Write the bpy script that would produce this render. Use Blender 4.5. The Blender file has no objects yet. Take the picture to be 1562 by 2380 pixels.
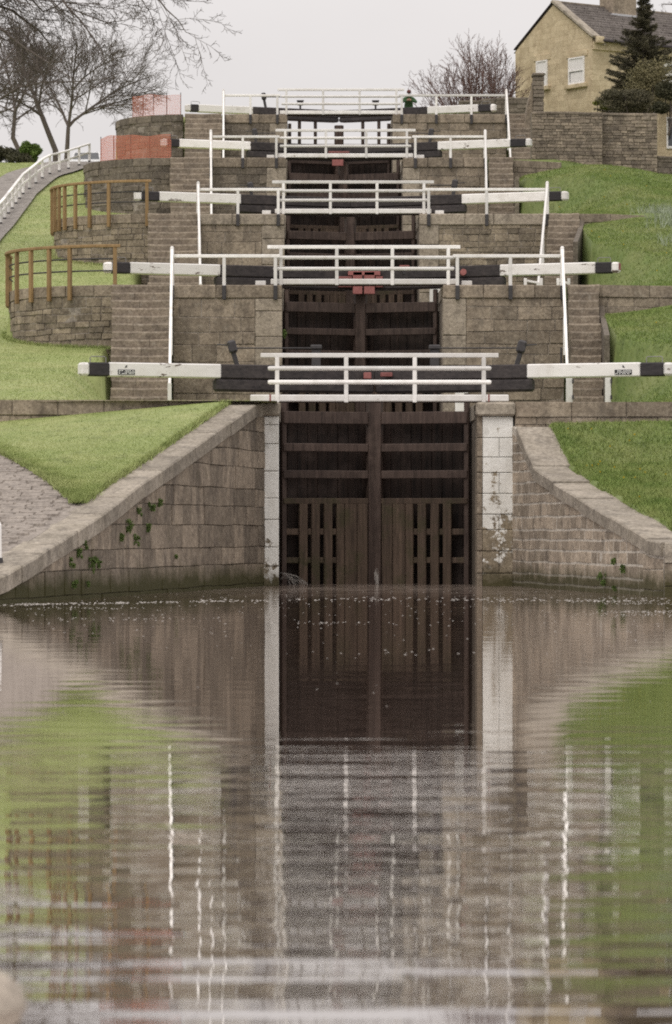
import bpy, math, random
import numpy as np
from mathutils import Vector, noise as mnoise

R = math.radians
rnd = random.Random(7)
nrg = np.random.default_rng(5)
scene = bpy.context.scene

# ------------------------------------------------------------------ camera
FPX, VX, VY, CAMH = 8690.0, 690.0, 1237.0, 1.16      # focal length and vanishing point in 1562x2380 pixels
cam_d = bpy.data.cameras.new('camera')
cam = bpy.data.objects.new('camera', cam_d)
scene.collection.objects.link(cam)
cam.location = (0, 0, CAMH)
cam.rotation_euler = (R(90), 0, 0)
cam_d.sensor_width = 36.0
cam_d.lens = 36.0 * FPX / 2380.0
cam_d.shift_x = (781 - VX) / 2380.0
cam_d.shift_y = (VY - 1190) / 2380.0
cam_d.clip_start, cam_d.clip_end = 0.5, 3000
cam_d.dof.use_dof = True
cam_d.dof.focus_distance = 86
cam_d.dof.aperture_fstop = 5.0
scene.camera = cam

# ------------------------------------------------------------------ world: bright overcast
SUN_EL, SUN_AZ = R(52), R(205)     # behind the viewer, a little to the left
w = bpy.data.worlds.new('World')
scene.world = w
w.use_nodes = True
nt = w.node_tree
nt.nodes.clear()
n_out = nt.nodes.new('ShaderNodeOutputWorld')
n_bg = nt.nodes.new('ShaderNodeBackground')
n_sky = nt.nodes.new('ShaderNodeTexSky')
n_sky.sky_type = 'NISHITA'
n_sky.sun_disc = False
n_sky.sun_elevation = SUN_EL
n_sky.sun_rotation = SUN_AZ
n_sky.dust_density = 4.0
n_hs = nt.nodes.new('ShaderNodeHueSaturation')
n_hs.inputs['Saturation'].default_value = 0.12
nt.links.new(n_sky.outputs[0], n_hs.inputs['Color'])
# overcast cloud layer: the usual smooth brightening from horizon to zenith
n_tc = nt.nodes.new('ShaderNodeTexCoord')
n_sep = nt.nodes.new('ShaderNodeSeparateXYZ')
nt.links.new(n_tc.outputs['Generated'], n_sep.inputs[0])
n_mx = nt.nodes.new('ShaderNodeMath'); n_mx.operation = 'MAXIMUM'; n_mx.inputs[1].default_value = 0.0
nt.links.new(n_sep.outputs['Z'], n_mx.inputs[0])
n_ma = nt.nodes.new('ShaderNodeMath'); n_ma.operation = 'MULTIPLY_ADD'
n_ma.inputs[1].default_value = 10.0
n_ma.inputs[2].default_value = 7.3
nt.links.new(n_mx.outputs[0], n_ma.inputs[0])
n_cl = nt.nodes.new('ShaderNodeTexNoise')            # faint cloud mottling
n_cl.inputs['Scale'].default_value = 5.0; n_cl.inputs['Detail'].default_value = 5.0
n_cm = nt.nodes.new('ShaderNodeMapping'); n_cm.inputs['Scale'].default_value = (1, 1, 2.5)
nt.links.new(n_tc.outputs['Generated'], n_cm.inputs[0]); nt.links.new(n_cm.outputs[0], n_cl.inputs['Vector'])
n_cr = nt.nodes.new('ShaderNodeMapRange')
n_cr.inputs['From Min'].default_value = 0.25; n_cr.inputs['From Max'].default_value = 0.75
n_cr.inputs['To Min'].default_value = 0.93; n_cr.inputs['To Max'].default_value = 1.06
nt.links.new(n_cl.outputs['Fac'], n_cr.inputs['Value'])
n_cx = nt.nodes.new('ShaderNodeMath'); n_cx.operation = 'MULTIPLY'
nt.links.new(n_ma.outputs[0], n_cx.inputs[0]); nt.links.new(n_cr.outputs[0], n_cx.inputs[1])
n_col = nt.nodes.new('ShaderNodeMix'); n_col.data_type = 'RGBA'; n_col.blend_type = 'MULTIPLY'
n_col.inputs['Factor'].default_value = 1.0
n_col.inputs[6].default_value = (1.0, 0.957, 0.945, 1)
nt.links.new(n_cx.outputs[0], n_col.inputs[7])
n_mix = nt.nodes.new('ShaderNodeMix'); n_mix.data_type = 'RGBA'
n_mix.inputs['Factor'].default_value = 0.9
nt.links.new(n_hs.outputs[0], n_mix.inputs[6])
nt.links.new(n_col.outputs[2], n_mix.inputs[7])
nt.links.new(n_mix.outputs[2], n_bg.inputs['Color'])
n_bg.inputs['Strength'].default_value = 0.1
nt.links.new(n_bg.outputs[0], n_out.inputs['Surface'])

sun_d = bpy.data.lights.new('sun', 'SUN')
sun_d.energy = 1.1
sun_d.angle = R(35)
sun_d.color = (1.0, 0.94, 0.87)
sun = bpy.data.objects.new('sun', sun_d)
scene.collection.objects.link(sun)
sdir = Vector((math.sin(SUN_AZ) * math.cos(SUN_EL), math.cos(SUN_AZ) * math.cos(SUN_EL), math.sin(SUN_EL)))
sun.rotation_euler = sdir.to_track_quat('Z', 'Y').to_euler()
sun.location = (-30, -30, 60)

vs = scene.view_settings
vs.view_transform = 'Standard'; vs.look = 'None'; vs.exposure = 0.0; vs.gamma = 1.0
vs.use_curve_mapping = False
scene.cycles.use_denoising = False
scene.cycles.use_adaptive_sampling = False
scene.cycles.filter_width = 1.9
scene.cycles.max_bounces = 6
scene.cycles.transparent_max_bounces = 8

# ------------------------------------------------------------------ helpers
COL = scene.collection
WL = {}                                               # world location of every object's origin


def at(px, py, Y):
    return ((px - VX) * Y / FPX, Y, CAMH - (py - VY) * Y / FPX)


def tag(o, label=None, cat=None, group=None, kind=None):
    if label: o['label'] = label
    if cat: o['category'] = cat
    if group: o['group'] = group
    if kind: o['kind'] = kind
    return o


def thing(name, label, cat, loc, group=None):
    o = bpy.data.objects.new(name, None)
    o.empty_display_size = 0.3
    COL.objects.link(o)
    o.location = loc
    WL[o] = Vector(loc)
    return tag(o, label, cat, group)


def mk(name, vf, mat, parent=None, smooth=False):
    v, f = vf
    off = WL[parent] if parent else Vector((0, 0, 0))
    me = bpy.data.meshes.new(name)
    if parent:
        ox, oy, oz = off
        v = [(a[0] - ox, a[1] - oy, a[2] - oz) for a in v]
    me.from_pydata([tuple(a) for a in v], [], f)
    me.materials.append(mat)
    if smooth:
        me.polygons.foreach_set('use_smooth', [True] * len(me.polygons))
    me.update()
    o = bpy.data.objects.new(name, me)
    COL.objects.link(o)
    if parent:
        o.parent = parent
    WL[o] = off
    return o


def np_mesh(name, verts, tris, mat, parent=None):
    """big triangle mesh from numpy arrays"""
    me = bpy.data.meshes.new(name)
    if parent:
        verts = verts - np.array(WL[parent])
    nv, nf = len(verts), len(tris)
    me.vertices.add(nv); me.loops.add(nf * 3); me.polygons.add(nf)
    me.vertices.foreach_set('co', verts.astype(np.float32).ravel())
    me.loops.foreach_set('vertex_index', tris.astype(np.int32).ravel())
    me.polygons.foreach_set('loop_start', np.arange(0, nf * 3, 3, dtype=np.int32))
    me.polygons.foreach_set('loop_total', np.full(nf, 3, dtype=np.int32))
    me.materials.append(mat)
    me.update(calc_edges=True)
    o = bpy.data.objects.new(name, me)
    COL.objects.link(o)
    if parent: o.parent = parent
    WL[o] = WL[parent] if parent else Vector((0, 0, 0))
    return o


def join(*vfs):
    V, F = [], []
    for v, f in vfs:
        b = len(V)
        V += list(v)
        F += [[i + b for i in q] for q in f]
    return V, F


def fix(v, f, c=None):
    c = c or sum((Vector(p) for p in v), Vector()) / len(v)
    out = []
    for q in f:
        p = [Vector(v[i]) for i in q]
        n = (p[1] - p[0]).cross(p[2] - p[0])
        m = sum(p, Vector()) / len(p)
        out.append(list(q) if n.dot(m - c) >= 0 else list(reversed(q)))
    return v, out


_CB = None


def cbox(o, ax, ay, az, hx, hy, hz, c=0.01):
    """chamfered box, centre o, unit axes, half sizes"""
    global _CB
    o, A, H = Vector(o), (Vector(ax), Vector(ay), Vector(az)), (hx, hy, hz)
    c = min(c, 0.45 * min(H))
    V, idx = [], {}
    for sx in (-1, 1):
        for sy in (-1, 1):
            for sz in (-1, 1):
                s = (sx, sy, sz)
                for a in range(3):
                    p = o.copy()
                    for k in range(3):
                        p += A[k] * (s[k] * (H[k] if k == a else H[k] - c))
                    idx[(s, a)] = len(V)
                    V.append(p)
    if _CB is None:
        F = []
        for a in range(3):
            b, d = (a + 1) % 3, (a + 2) % 3
            for s in (-1, 1):
                q = []
                for (p, r) in ((-1, -1), (1, -1), (1, 1), (-1, 1)):
                    t = [0, 0, 0]; t[a] = s; t[b] = p; t[d] = r
                    q.append(idx[(tuple(t), a)])
                F.append(q)
            for p in (-1, 1):
                for r in (-1, 1):
                    t0 = [0, 0, 0]; t0[a] = -1; t0[b] = p; t0[d] = r
                    t1 = list(t0); t1[a] = 1
                    F.append([idx[(tuple(t0), b)], idx[(tuple(t1), b)], idx[(tuple(t1), d)], idx[(tuple(t0), d)]])
        for sx in (-1, 1):
            for sy in (-1, 1):
                for sz in (-1, 1):
                    s = (sx, sy, sz)
                    F.append([idx[(s, 0)], idx[(s, 1)], idx[(s, 2)]])
        _CB = F
    return fix(V, _CB, o)


X_, Y_, Z_ = Vector((1, 0, 0)), Vector((0, 1, 0)), Vector((0, 0, 1))


def box(x0, x1, y0, y1, z0, z1, c=0.01):
    return cbox(((x0 + x1) / 2, (y0 + y1) / 2, (z0 + z1) / 2), X_, Y_, Z_,
                abs(x1 - x0) / 2, abs(y1 - y0) / 2, abs(z1 - z0) / 2, c)


def bar(p, q, wd, ht, c=0.01, up=Z_):
    """chamfered bar from p to q; wd sideways, ht along up"""
    p, q = Vector(p), Vector(q)
    d = (q - p); L = d.length; d.normalize()
    s = d.cross(up)
    if s.length < 1e-4: s = d.cross(Y_)
    s.normalize()
    u = s.cross(d)
    return cbox((p + q) / 2, d, s, u, L / 2, wd / 2, ht / 2, c)


def tube(pts, rad, sides=6, cap=True):
    pts = [Vector(p) for p in pts]
    n = len(pts)
    if not hasattr(rad, '__len__'): rad = [rad] * n
    V, F = [], []
    ref = Vector((0.31, 0.17, 0.93))
    for i, p in enumerate(pts):
        d = (pts[min(i + 1, n - 1)] - pts[max(i - 1, 0)]).normalized()
        s = d.cross(ref)
        if s.length < 0.05: s = d.cross(X_)
        s.normalize()
        t = d.cross(s)
        for k in range(sides):
            a = 2 * math.pi * k / sides
            V.append(p + (s * math.cos(a) + t * math.sin(a)) * rad[i])
    for i in range(n - 1):
        for k in range(sides):
            k2 = (k + 1) % sides
            F.append([i * sides + k, i * sides + k2, (i + 1) * sides + k2, (i + 1) * sides + k])
    if cap:
        F.append(list(range(sides))[::-1])
        F.append([(n - 1) * sides + k for k in range(sides)])
    return V, F


def hexa(fr, bk, cham=0.012, jit=0.0):
    """stone with a chamfered front. fr, bk: 4 front / back corners (bl, br, tr, tl)"""
    fr = [Vector(p) for p in fr]; bk = [Vector(p) for p in bk]
    c = sum(fr, Vector()) / 4
    cb = sum(bk, Vector()) / 4
    out = (c - cb).normalized()
    inner = []
    for p in fr:
        d = c - p
        e = p + d.normalized() * min(cham * 1.5, d.length * 0.3) + out * cham
        if jit: e += Vector((rnd.uniform(-jit, jit), rnd.uniform(-jit, jit), rnd.uniform(-jit, jit)))
        inner.append(e)
    V = bk + fr + inner
    F = [[8, 9, 10, 11]]
    for k in range(4):
        j = (k + 1) % 4
        F.append([4 + k, 4 + j, 8 + j, 8 + k])
        F.append([k, j, 4 + j, 4 + k])
    F.append([3, 2, 1, 0])
    return fix(V, F, (c + cb) / 2)


class Path2:
    """plan polyline by arc length; side=+1: outward normal to the right of travel"""
    def __init__(self, pts, side=1):
        self.p = [Vector((a[0], a[1], 0)) for a in pts]
        self.s = [0.0]
        for a, b in zip(self.p, self.p[1:]):
            self.s.append(self.s[-1] + (b - a).length)
        self.L = self.s[-1]; self.side = side

    def __call__(self, u):
        u = min(max(u, 0), self.L)
        i = 0
        while i < len(self.s) - 2 and u > self.s[i + 1]: i += 1
        t = (u - self.s[i]) / (self.s[i + 1] - self.s[i])
        return self.p[i].lerp(self.p[i + 1], t)

    def nrm(self, u):
        e = 0.05
        d = (self(min(u + e, self.L)) - self(max(u - e, 0))).normalized()
        return Vector((d.y, -d.x, 0)) * self.side


def block_wall(parent, path, z0, z1, courses, blen, mat, u0=0.0, u1=None, gap=0.012, depth=0.22,
               prot=0.012, name='stone_block', cham=0.012, wob=0.012, limit=290, minh=0.05, batter=0.0, jit=0.006):
    """lay coursed stones along a plan path. z0,z1: numbers or functions of u; courses: list of z lines"""
    u1 = path.L if u1 is None else u1
    f0 = z0 if callable(z0) else (lambda u: z0)
    f1 = z1 if callable(z1) else (lambda u: z1)
    blocks = []
    ph = [rnd.uniform(0, 9) for _ in courses]

    def line(k, u):
        return courses[k] + wob * (math.sin(u * 1.7 + ph[k]) + 0.6 * math.sin(u * 4.1 + ph[k] * 2))

    for k in range(len(courses) - 1):
        u = u0 - rnd.uniform(0, blen[0])
        h = courses[k + 1] - courses[k]
        while u < u1 - 0.02:
            L = rnd.uniform(*blen)
            a, b = max(u, u0), min(u + L, u1)
            if u1 - b < blen[0] * 0.4: b = u1; L = b - u + 1e-3
            u += L
            if b - a < 0.05: continue
            ga, gb = a + gap / 2, b - gap / 2
            zz = []
            for q in (ga, gb):
                lo = max(line(k, q) + gap / 2, f0(q)); hi = min(line(k + 1, q) - gap / 2, f1(q))
                zz.append((lo, hi))
            if max(zz[0][1] - zz[0][0], zz[1][1] - zz[1][0]) < minh: continue
            zz = [(lo, max(hi, lo + 0.01)) for lo, hi in zz]
            pr = rnd.uniform(-prot, prot)
            tl = rnd.uniform(-prot, prot) * 0.5
            A, B = path(ga), path(gb)
            na, nb = path.nrm(ga), path.nrm(gb)
            def pt(P, n, z, d, extra=0):
                off = d - batter * (z - courses[0])
                return P + n * (off + extra) + Vector((0, 0, z))
            fr = [pt(A, na, zz[0][0], pr, tl), pt(B, nb, zz[1][0], pr, -tl), pt(B, nb, zz[1][1], pr, -tl), pt(A, na, zz[0][1], pr, tl)]
            bk = [pt(A, na, zz[0][0], -depth), pt(B, nb, zz[1][0], -depth), pt(B, nb, zz[1][1], -depth), pt(A, na, zz[0][1], -depth)]
            area = (b - a) * (zz[0][1] - zz[0][0])
            blocks.append((area, hexa(fr, bk, cham, jit=jit)))
    if len(blocks) > limit:
        blocks.sort(key=lambda t: -t[0])
        rest = blocks[limit:]
        blocks = blocks[:limit]
        o = mk(name + '_infill', join(*[b[1] for b in rest]), mat, parent)
        o['kind'] = 'stuff'
    for _, vf in blocks:
        mk(name, vf, mat, parent)


def wall_core(parent, path, z0, z1, mat, u0=0.0, u1=None, back=0.018, thick=0.5, n=24, name='mortar_core', batter=0.0, zb=0):
    u1 = path.L if u1 is None else u1
    f0 = z0 if callable(z0) else (lambda u: z0)
    f1 = z1 if callable(z1) else (lambda u: z1)
    V, F = [], []
    for i in range(n + 1):
        u = u0 + (u1 - u0) * i / n
        P, N = path(u), path.nrm(u)
        lo, hi = f0(u), f1(u)
        for d, z in ((-back, lo), (-back, hi), (-back - thick, hi), (-back - thick, lo)):
            off = d - batter * (z - zb)
            V.append(P + N * off + Vector((0, 0, z)))
    for i in range(n):
        for k in range(4):
            j = (k + 1) % 4
            F.append([i * 4 + k, i * 4 + j, (i + 1) * 4 + j, (i + 1) * 4 + k])
    F.append([0, 1, 2, 3]); F.append([n * 4 + 3, n * 4 + 2, n * 4 + 1, n * 4])
    return mk(name, fix2(V, F), mat, parent)


def fix2(V, F):
    return V, F


def coping_run(parent, path, ztop, width, thick, mat, lens, u0=0.0, u1=None, over=0.03, gap=0.012, name='coping_stone', jz=0.008, wj=0.04):
    """coping stones along a path, top at ztop(u)"""
    u1 = path.L if u1 is None else u1
    f = ztop if callable(ztop) else (lambda u: ztop)
    u = u0
    while u < u1 - 0.05:
        b = min(u + rnd.uniform(*lens), u1)
        if u1 - b < lens[0] * 0.4: b = u1
        ga, gb = u + gap / 2, b - gap / 2
        dz = rnd.uniform(-jz, jz); ov = over + rnd.uniform(-0.012, 0.012); wd = width + rnd.uniform(-wj, wj)
        seg = max(1, int((gb - ga) / 0.6))
        V, F = [], []
        c = 0.025
        prof = [(ov, -thick), (ov, -c), (ov - c, 0), (-wd + c, 0), (-wd, -c), (-wd, -thick)]
        for i in range(seg + 1):
            q = ga + (gb - ga) * i / seg
            P, N, z = path(q), path.nrm(q), f(q) + dz
            for d, h in prof:
                V.append(P + N * d + Vector((0, 0, z + h + rnd.uniform(-0.004, 0.004))))
        m = len(prof)
        for i in range(seg):
            for k in range(m):
                j = (k + 1) % m
                F.append([i * m + k, i * m + j, (i + 1) * m + j, (i + 1) * m + k])
        F.append(list(range(m))); F.append([seg * m + k for k in range(m)][::-1])
        o = mk(name, (V, F), mat, parent)
        u = b


def lines_between(z0, z1, h, jit=0.2):
    out = [z0]
    while out[-1] < z1 - h * 0.5:
        out.append(out[-1] + h * rnd.uniform(1 - jit, 1 + jit))
    out[-1] = max(out[-1], z1)
    return out


# ------------------------------------------------------------------ materials
def new_mat(name):
    m = bpy.data.materials.new(name)
    m.use_nodes = True
    t = m.node_tree
    b = t.nodes['Principled BSDF']
    return m, t, b


def N(t, typ, **kw):
    n = t.nodes.new(typ)
    for k, v in kw.items():
        if k.startswith('i_'): n.inputs[k[2:]].default_value = v
        else: setattr(n, k, v)
    return n


def noise_n(t, scale, detail=4, rough=0.55, vec=None, stretch=None):
    n = N(t, 'ShaderNodeTexNoise')
    n.inputs['Scale'].default_value = scale
    n.inputs['Detail'].default_value = detail
    n.inputs['Roughness'].default_value = rough
    if vec is None:
        vec = N(t, 'ShaderNodeNewGeometry').outputs['Position']
    if stretch:
        mp = N(t, 'ShaderNodeMapping')
        mp.inputs['Scale'].default_value = stretch
        t.links.new(vec, mp.inputs['Vector'])
        vec = mp.outputs[0]
    t.links.new(vec, n.inputs['Vector'])
    return n.outputs['Fac']


def ramp(t, fac, a, b, ca=0.0, cb=1.0):
    r = N(t, 'ShaderNodeMapRange')
    r.inputs['From Min'].default_value = a; r.inputs['From Max'].default_value = b
    r.inputs['To Min'].default_value = ca; r.inputs['To Max'].default_value = cb
    t.links.new(fac, r.inputs['Value'])
    return r.outputs[0]


def mixc(t, fac, a, b, mode='MIX'):
    m = N(t, 'ShaderNodeMix', data_type='RGBA', blend_type=mode)
    if isinstance(fac, (int, float)): m.inputs['Factor'].default_value = fac
    else: t.links.new(fac, m.inputs['Factor'])
    for v, i in ((a, 6), (b, 7)):
        if isinstance(v, tuple): m.inputs[i].default_value = (*v, 1)
        else: t.links.new(v, m.inputs[i])
    return m.outputs[2]


def math_n(t, op, a, b=None, c=None):
    m = N(t, 'ShaderNodeMath', operation=op)
    for i, v in enumerate((a, b, c)):
        if v is None: continue
        if isinstance(v, (int, float)): m.inputs[i].default_value = v
        else: t.links.new(v, m.inputs[i])
    return m.outputs[0]


def bump(t, b, h, strength=0.4, dist=0.02):
    bp = N(t, 'ShaderNodeBump')
    bp.inputs['Strength'].default_value = strength
    bp.inputs['Distance'].default_value = dist
    t.links.new(h, bp.inputs['Height'])
    t.links.new(bp.outputs[0], b.inputs['Normal'])


def stone_mat(name, c1, c2, dark=(0.055, 0.045, 0.038), stain=0.85, moss=0.0, var=0.25, paint=None, lichen=0.25, streak=0.6, algae_z=0.25):
    m, t, b = new_mat(name)
    n1 = noise_n(t, 1.6, 5, 0.6)
    col = mixc(t, ramp(t, n1, 0.3, 0.7), c1, c2)
    # per stone tone
    oi = N(t, 'ShaderNodeObjectInfo')
    g = ramp(t, oi.outputs['Random'], 0, 1, 1 - var, 1 + var)
    cc = N(t, 'ShaderNodeCombineColor')
    for k in range(3): t.links.new(g, cc.inputs[k])
    col = mixc(t, 1.0, col, cc.outputs[0], 'MULTIPLY')
    # fine grain
    n2 = noise_n(t, 13, 6, 0.8)
    col = mixc(t, ramp(t, n2, 0.42, 0.68, 0, 0.6), col, dark)
    col = mixc(t, ramp(t, n2, 0.50, 0.30, 0, 0.35), col, (0.46, 0.41, 0.34))
    # rain streaks and soot patches
    n3 = noise_n(t, 2.2, 6, 0.7, stretch=(1, 1, 0.33))
    n4 = noise_n(t, 0.8, 3, 0.5)
    st = math_n(t, 'MULTIPLY', ramp(t, n3, 0.48, 0.72), ramp(t, n4, 0.35, 0.65, 0.3, 1))
    col = mixc(t, math_n(t, 'MULTIPLY', st, streak), col, dark)
    nb_ = noise_n(t, 2.6, 6, 0.7)
    col = mixc(t, ramp(t, nb_, 0.50, 0.70, 0, stain * 0.7), col, dark)
    # pale lichen
    n5 = noise_n(t, 5, 6, 0.75)
    col = mixc(t, ramp(t, n5, 0.56, 0.72, 0, lichen), col, (0.42, 0.39, 0.33))
    if paint:
        geo = N(t, 'ShaderNodeNewGeometry')
        sp = N(t, 'ShaderNodeSeparateXYZ'); t.links.new(geo.outputs['Position'], sp.inputs[0])
        n6 = noise_n(t, 3.0, 6, 0.65)
        n7 = noise_n(t, 14, 4, 0.6)
        hgt = ramp(t, sp.outputs['Z'], paint[0], paint[1], paint[2], 0.62)
        e = math_n(t, 'ADD', math_n(t, 'MULTIPLY', n6, 0.75), math_n(t, 'MULTIPLY', n7, 0.25))
        e = math_n(t, 'ADD', e, math_n(t, 'SUBTRACT', hgt, 0.5))
        msk = ramp(t, e, 0.47, 0.51)
        dirty = mixc(t, ramp(t, noise_n(t, 4, 5, 0.6, stretch=(1, 1, 0.4)), 0.4, 0.8, 0, 0.55), (0.76, 0.75, 0.71), (0.5, 0.48, 0.42))
        col = mixc(t, msk, col, dirty)
    if moss > 0:
        geo = N(t, 'ShaderNodeNewGeometry')
        sp = N(t, 'ShaderNodeSeparateXYZ'); t.links.new(geo.outputs['Position'], sp.inputs[0])
        n8 = noise_n(t, 1.3, 5, 0.65)
        lvl = math_n(t, 'SUBTRACT', sp.outputs['Z'], math_n(t, 'MULTIPLY', n8, 0.55))
        col = mixc(t, ramp(t, lvl, algae_z, algae_z - 0.32, 0, moss), col, (0.045, 0.042, 0.012))
        col = mixc(t, ramp(t, noise_n(t, 2.1, 5, 0.7), 0.58, 0.72, 0, moss * 0.5), col, (0.07, 0.06, 0.025))
    t.links.new(col, b.inputs['Base Color'])
    b.inputs['Roughness'].default_value = 0.9
    b.inputs['Specular IOR Level'].default_value = 0.25
    hh = math_n(t, 'ADD', noise_n(t, 9, 6, 0.65), math_n(t, 'MULTIPLY', n2, 0.5))
    bump(t, b, hh, 0.55, 0.03)
    return m


def wood_mat(name, c1, c2, rough=0.75, along=(1, 1, 0.08), scale=14, extra=None, chips=0.0, chipcol=(0.1, 0.08, 0.06), spec=0.3, fine=0.4):
    m, t, b = new_mat(name)
    g = noise_n(t, scale, 5, 0.65, stretch=along)
    col = mixc(t, ramp(t, g, 0.3, 0.75), c1, c2)
    oi = N(t, 'ShaderNodeObjectInfo')
    gg = ramp(t, oi.outputs['Random'], 0, 1, 0.82, 1.18)
    cc = N(t, 'ShaderNodeCombineColor')
    for k in range(3): t.links.new(gg, cc.inputs[k])
    col = mixc(t, 1.0, col, cc.outputs[0], 'MULTIPLY')
    if extra:
        col = mixc(t, ramp(t, noise_n(t, 1.7, 5, 0.7), 0.5, 0.72, 0, extra[3]), col, extra[:3])
    if chips > 0:
        e = noise_n(t, 5, 7, 0.7, stretch=along)
        col = mixc(t, ramp(t, e, 0.70 - chips, 0.72 - chips), col, chipcol)
    t.links.new(col, b.inputs['Base Color'])
    b.inputs['Roughness'].default_value = rough
    b.inputs['Specular IOR Level'].default_value = spec
    bump(t, b, g, fine, 0.01)
    return m


M = {}
DK = (0.05, 0.042, 0.036)
M['stone_wing_l'] = stone_mat('stone_wing_l', (0.23, 0.185, 0.14), (0.33, 0.27, 0.205), moss=0.95, var=0.36, lichen=0.25, streak=0.95)
M['stone_wing_r'] = stone_mat('stone_wing_r', (0.34, 0.275, 0.21), (0.48, 0.40, 0.31), moss=0.9, var=0.3, lichen=0.35, streak=0.6)
M['stone'] = stone_mat('stone', (0.244, 0.197, 0.147), (0.361, 0.298, 0.227), var=0.22, lichen=0.3, streak=0.7)
M['stone_ashlar'] = stone_mat('stone_ashlar', (0.344, 0.292, 0.228), (0.447, 0.383, 0.305), var=0.12, lichen=0.3, streak=0.5)
M['stone_rubble'] = stone_mat('stone_rubble', (0.215, 0.176, 0.128), (0.361, 0.297, 0.214), var=0.35, lichen=0.35, streak=0.5)
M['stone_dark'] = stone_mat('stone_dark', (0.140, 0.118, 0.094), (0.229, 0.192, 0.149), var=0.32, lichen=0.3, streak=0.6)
M['stone_yard'] = stone_mat('stone_yard', (0.176, 0.145, 0.112), (0.352, 0.290, 0.219), var=0.4, lichen=0.4, streak=0.6)
M['stone_step'] = stone_mat('stone_step', (0.210, 0.170, 0.129), (0.308, 0.255, 0.193), var=0.14, lichen=0.45, streak=0.4)
M['stone_cope'] = stone_mat('stone_cope', (0.27, 0.235, 0.185), (0.42, 0.37, 0.305), var=0.16, lichen=0.6, streak=0.5, moss=0.3, algae_z=-1)
M['stone_paint'] = stone_mat('stone_paint', (0.27, 0.22, 0.155), (0.36, 0.30, 0.21), var=0.1, paint=(0.1, 2.6, 0.36), moss=0.85, algae_z=0.2)
M['stone_paint_l'] = stone_mat('stone_paint_l', (0.2, 0.17, 0.12), (0.3, 0.25, 0.18), var=0.08, paint=(-0.2, 1.6, 0.45), moss=0.7, algae_z=0.12)
M['mortar'] = stone_mat('mortar', (0.272, 0.240, 0.204), (0.384, 0.336, 0.288), var=0.0, lichen=0.3, streak=0.5, moss=0.6)
M['mortar_pale'] = stone_mat('mortar_pale', (0.56, 0.51, 0.44), (0.68, 0.62, 0.54), var=0.0, lichen=0.3, streak=0.2, moss=0.7)
M['mortar_dark'] = stone_mat('mortar_dark', (0.16, 0.135, 0.105), (0.27, 0.23, 0.18), var=0.0, lichen=0.2, streak=0.4, moss=0.8)
M['paving'] = stone_mat('paving', (0.26, 0.225, 0.195), (0.37, 0.325, 0.285), var=0.0, lichen=0.3, streak=0.3)
M['house_stone'] = stone_mat('house_stone', (0.53, 0.44, 0.295), (0.67, 0.575, 0.405), dark=(0.26, 0.20, 0.125), var=0.05, lichen=0.12, streak=0.5)
_m = M['house_stone']; _t = _m.node_tree
_b = _t.nodes['Principled BSDF']
_src = _b.inputs['Base Color'].links[0].from_socket
_mp = N(_t, 'ShaderNodeMapping'); _mp.inputs['Rotation'].default_value = (0, 0, R(-35))
_t.links.new(N(_t, 'ShaderNodeNewGeometry').outputs['Position'], _mp.inputs['Vector'])
_sp = N(_t, 'ShaderNodeSeparateXYZ'); _t.links.new(_mp.outputs[0], _sp.inputs[0])
_cb = N(_t, 'ShaderNodeCombineXYZ')
_t.links.new(math_n(_t, 'ADD', _sp.outputs['X'], _sp.outputs['Y']), _cb.inputs['X']); _t.links.new(_sp.outputs['Z'], _cb.inputs['Y'])
_bk = N(_t, 'ShaderNodeTexBrick')
_t.links.new(_cb.outputs[0], _bk.inputs['Vector'])
for _k, _v in (('Color1', (.82, .80, .76, 1)), ('Color2', (1.12, 1.1, 1.08, 1)), ('Mortar', (.78, .75, .70, 1))): _bk.inputs[_k].default_value = _v
_bk.inputs['Scale'].default_value = 1.0; _bk.inputs['Brick Width'].default_value = .62; _bk.inputs['Row Height'].default_value = .24; _bk.inputs['Mortar Size'].default_value = .012
_t.links.new(mixc(_t, 0.75, _src, _bk.outputs['Color'], 'MULTIPLY'), _b.inputs['Base Color'])
M['slate'] = stone_mat('slate', (0.165, 0.145, 0.138), (0.26, 0.232, 0.218), var=0.2, lichen=0.4, streak=0.3)
M['gate_wood'] = wood_mat('gate_wood', (0.032, 0.021, 0.017), (0.098, 0.068, 0.056), rough=0.65, extra=(0.13, 0.095, 0.078, 0.55))
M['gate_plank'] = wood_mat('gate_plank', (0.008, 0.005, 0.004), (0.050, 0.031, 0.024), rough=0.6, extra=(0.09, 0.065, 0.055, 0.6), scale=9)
M['gate_slat'] = wood_mat('gate_slat', (0.045, 0.031, 0.022), (0.135, 0.094, 0.068), rough=0.75, extra=(0.05, 0.05, 0.02, 0.75))
M['beam_black'] = wood_mat('beam_black', (0.022, 0.019, 0.020), (0.065, 0.056, 0.055), rough=0.75, along=(0.1, 1, 1), scale=18, extra=(0.12, 0.10, 0.09, 0.3))
M['band_black'] = wood_mat('band_black', (0.018, 0.016, 0.018), (0.045, 0.040, 0.042), rough=0.6, along=(0.1, 1, 1))
M['paint_white'] = wood_mat('paint_white', (0.68, 0.66, 0.63), (0.82, 0.80, 0.78), rough=0.6, along=(1, 1, 1), scale=7, extra=(0.48, 0.44, 0.39, 0.5), chips=0.02, chipcol=(0.33, 0.29, 0.25), fine=0.15)
M['beam_white'] = wood_mat('beam_white', (0.74, 0.72, 0.69), (0.83, 0.81, 0.79), rough=0.6, along=(0.12, 1, 1), scale=6, extra=(0.48, 0.44, 0.39, 0.5), chips=0.10, chipcol=(0.16, 0.13, 0.11), fine=0.3)
M['fence_brown'] = wood_mat('fence_brown', (0.20, 0.128, 0.06), (0.31, 0.205, 0.10), rough=0.8, extra=(0.12, 0.07, 0.03, 0.5))
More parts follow.
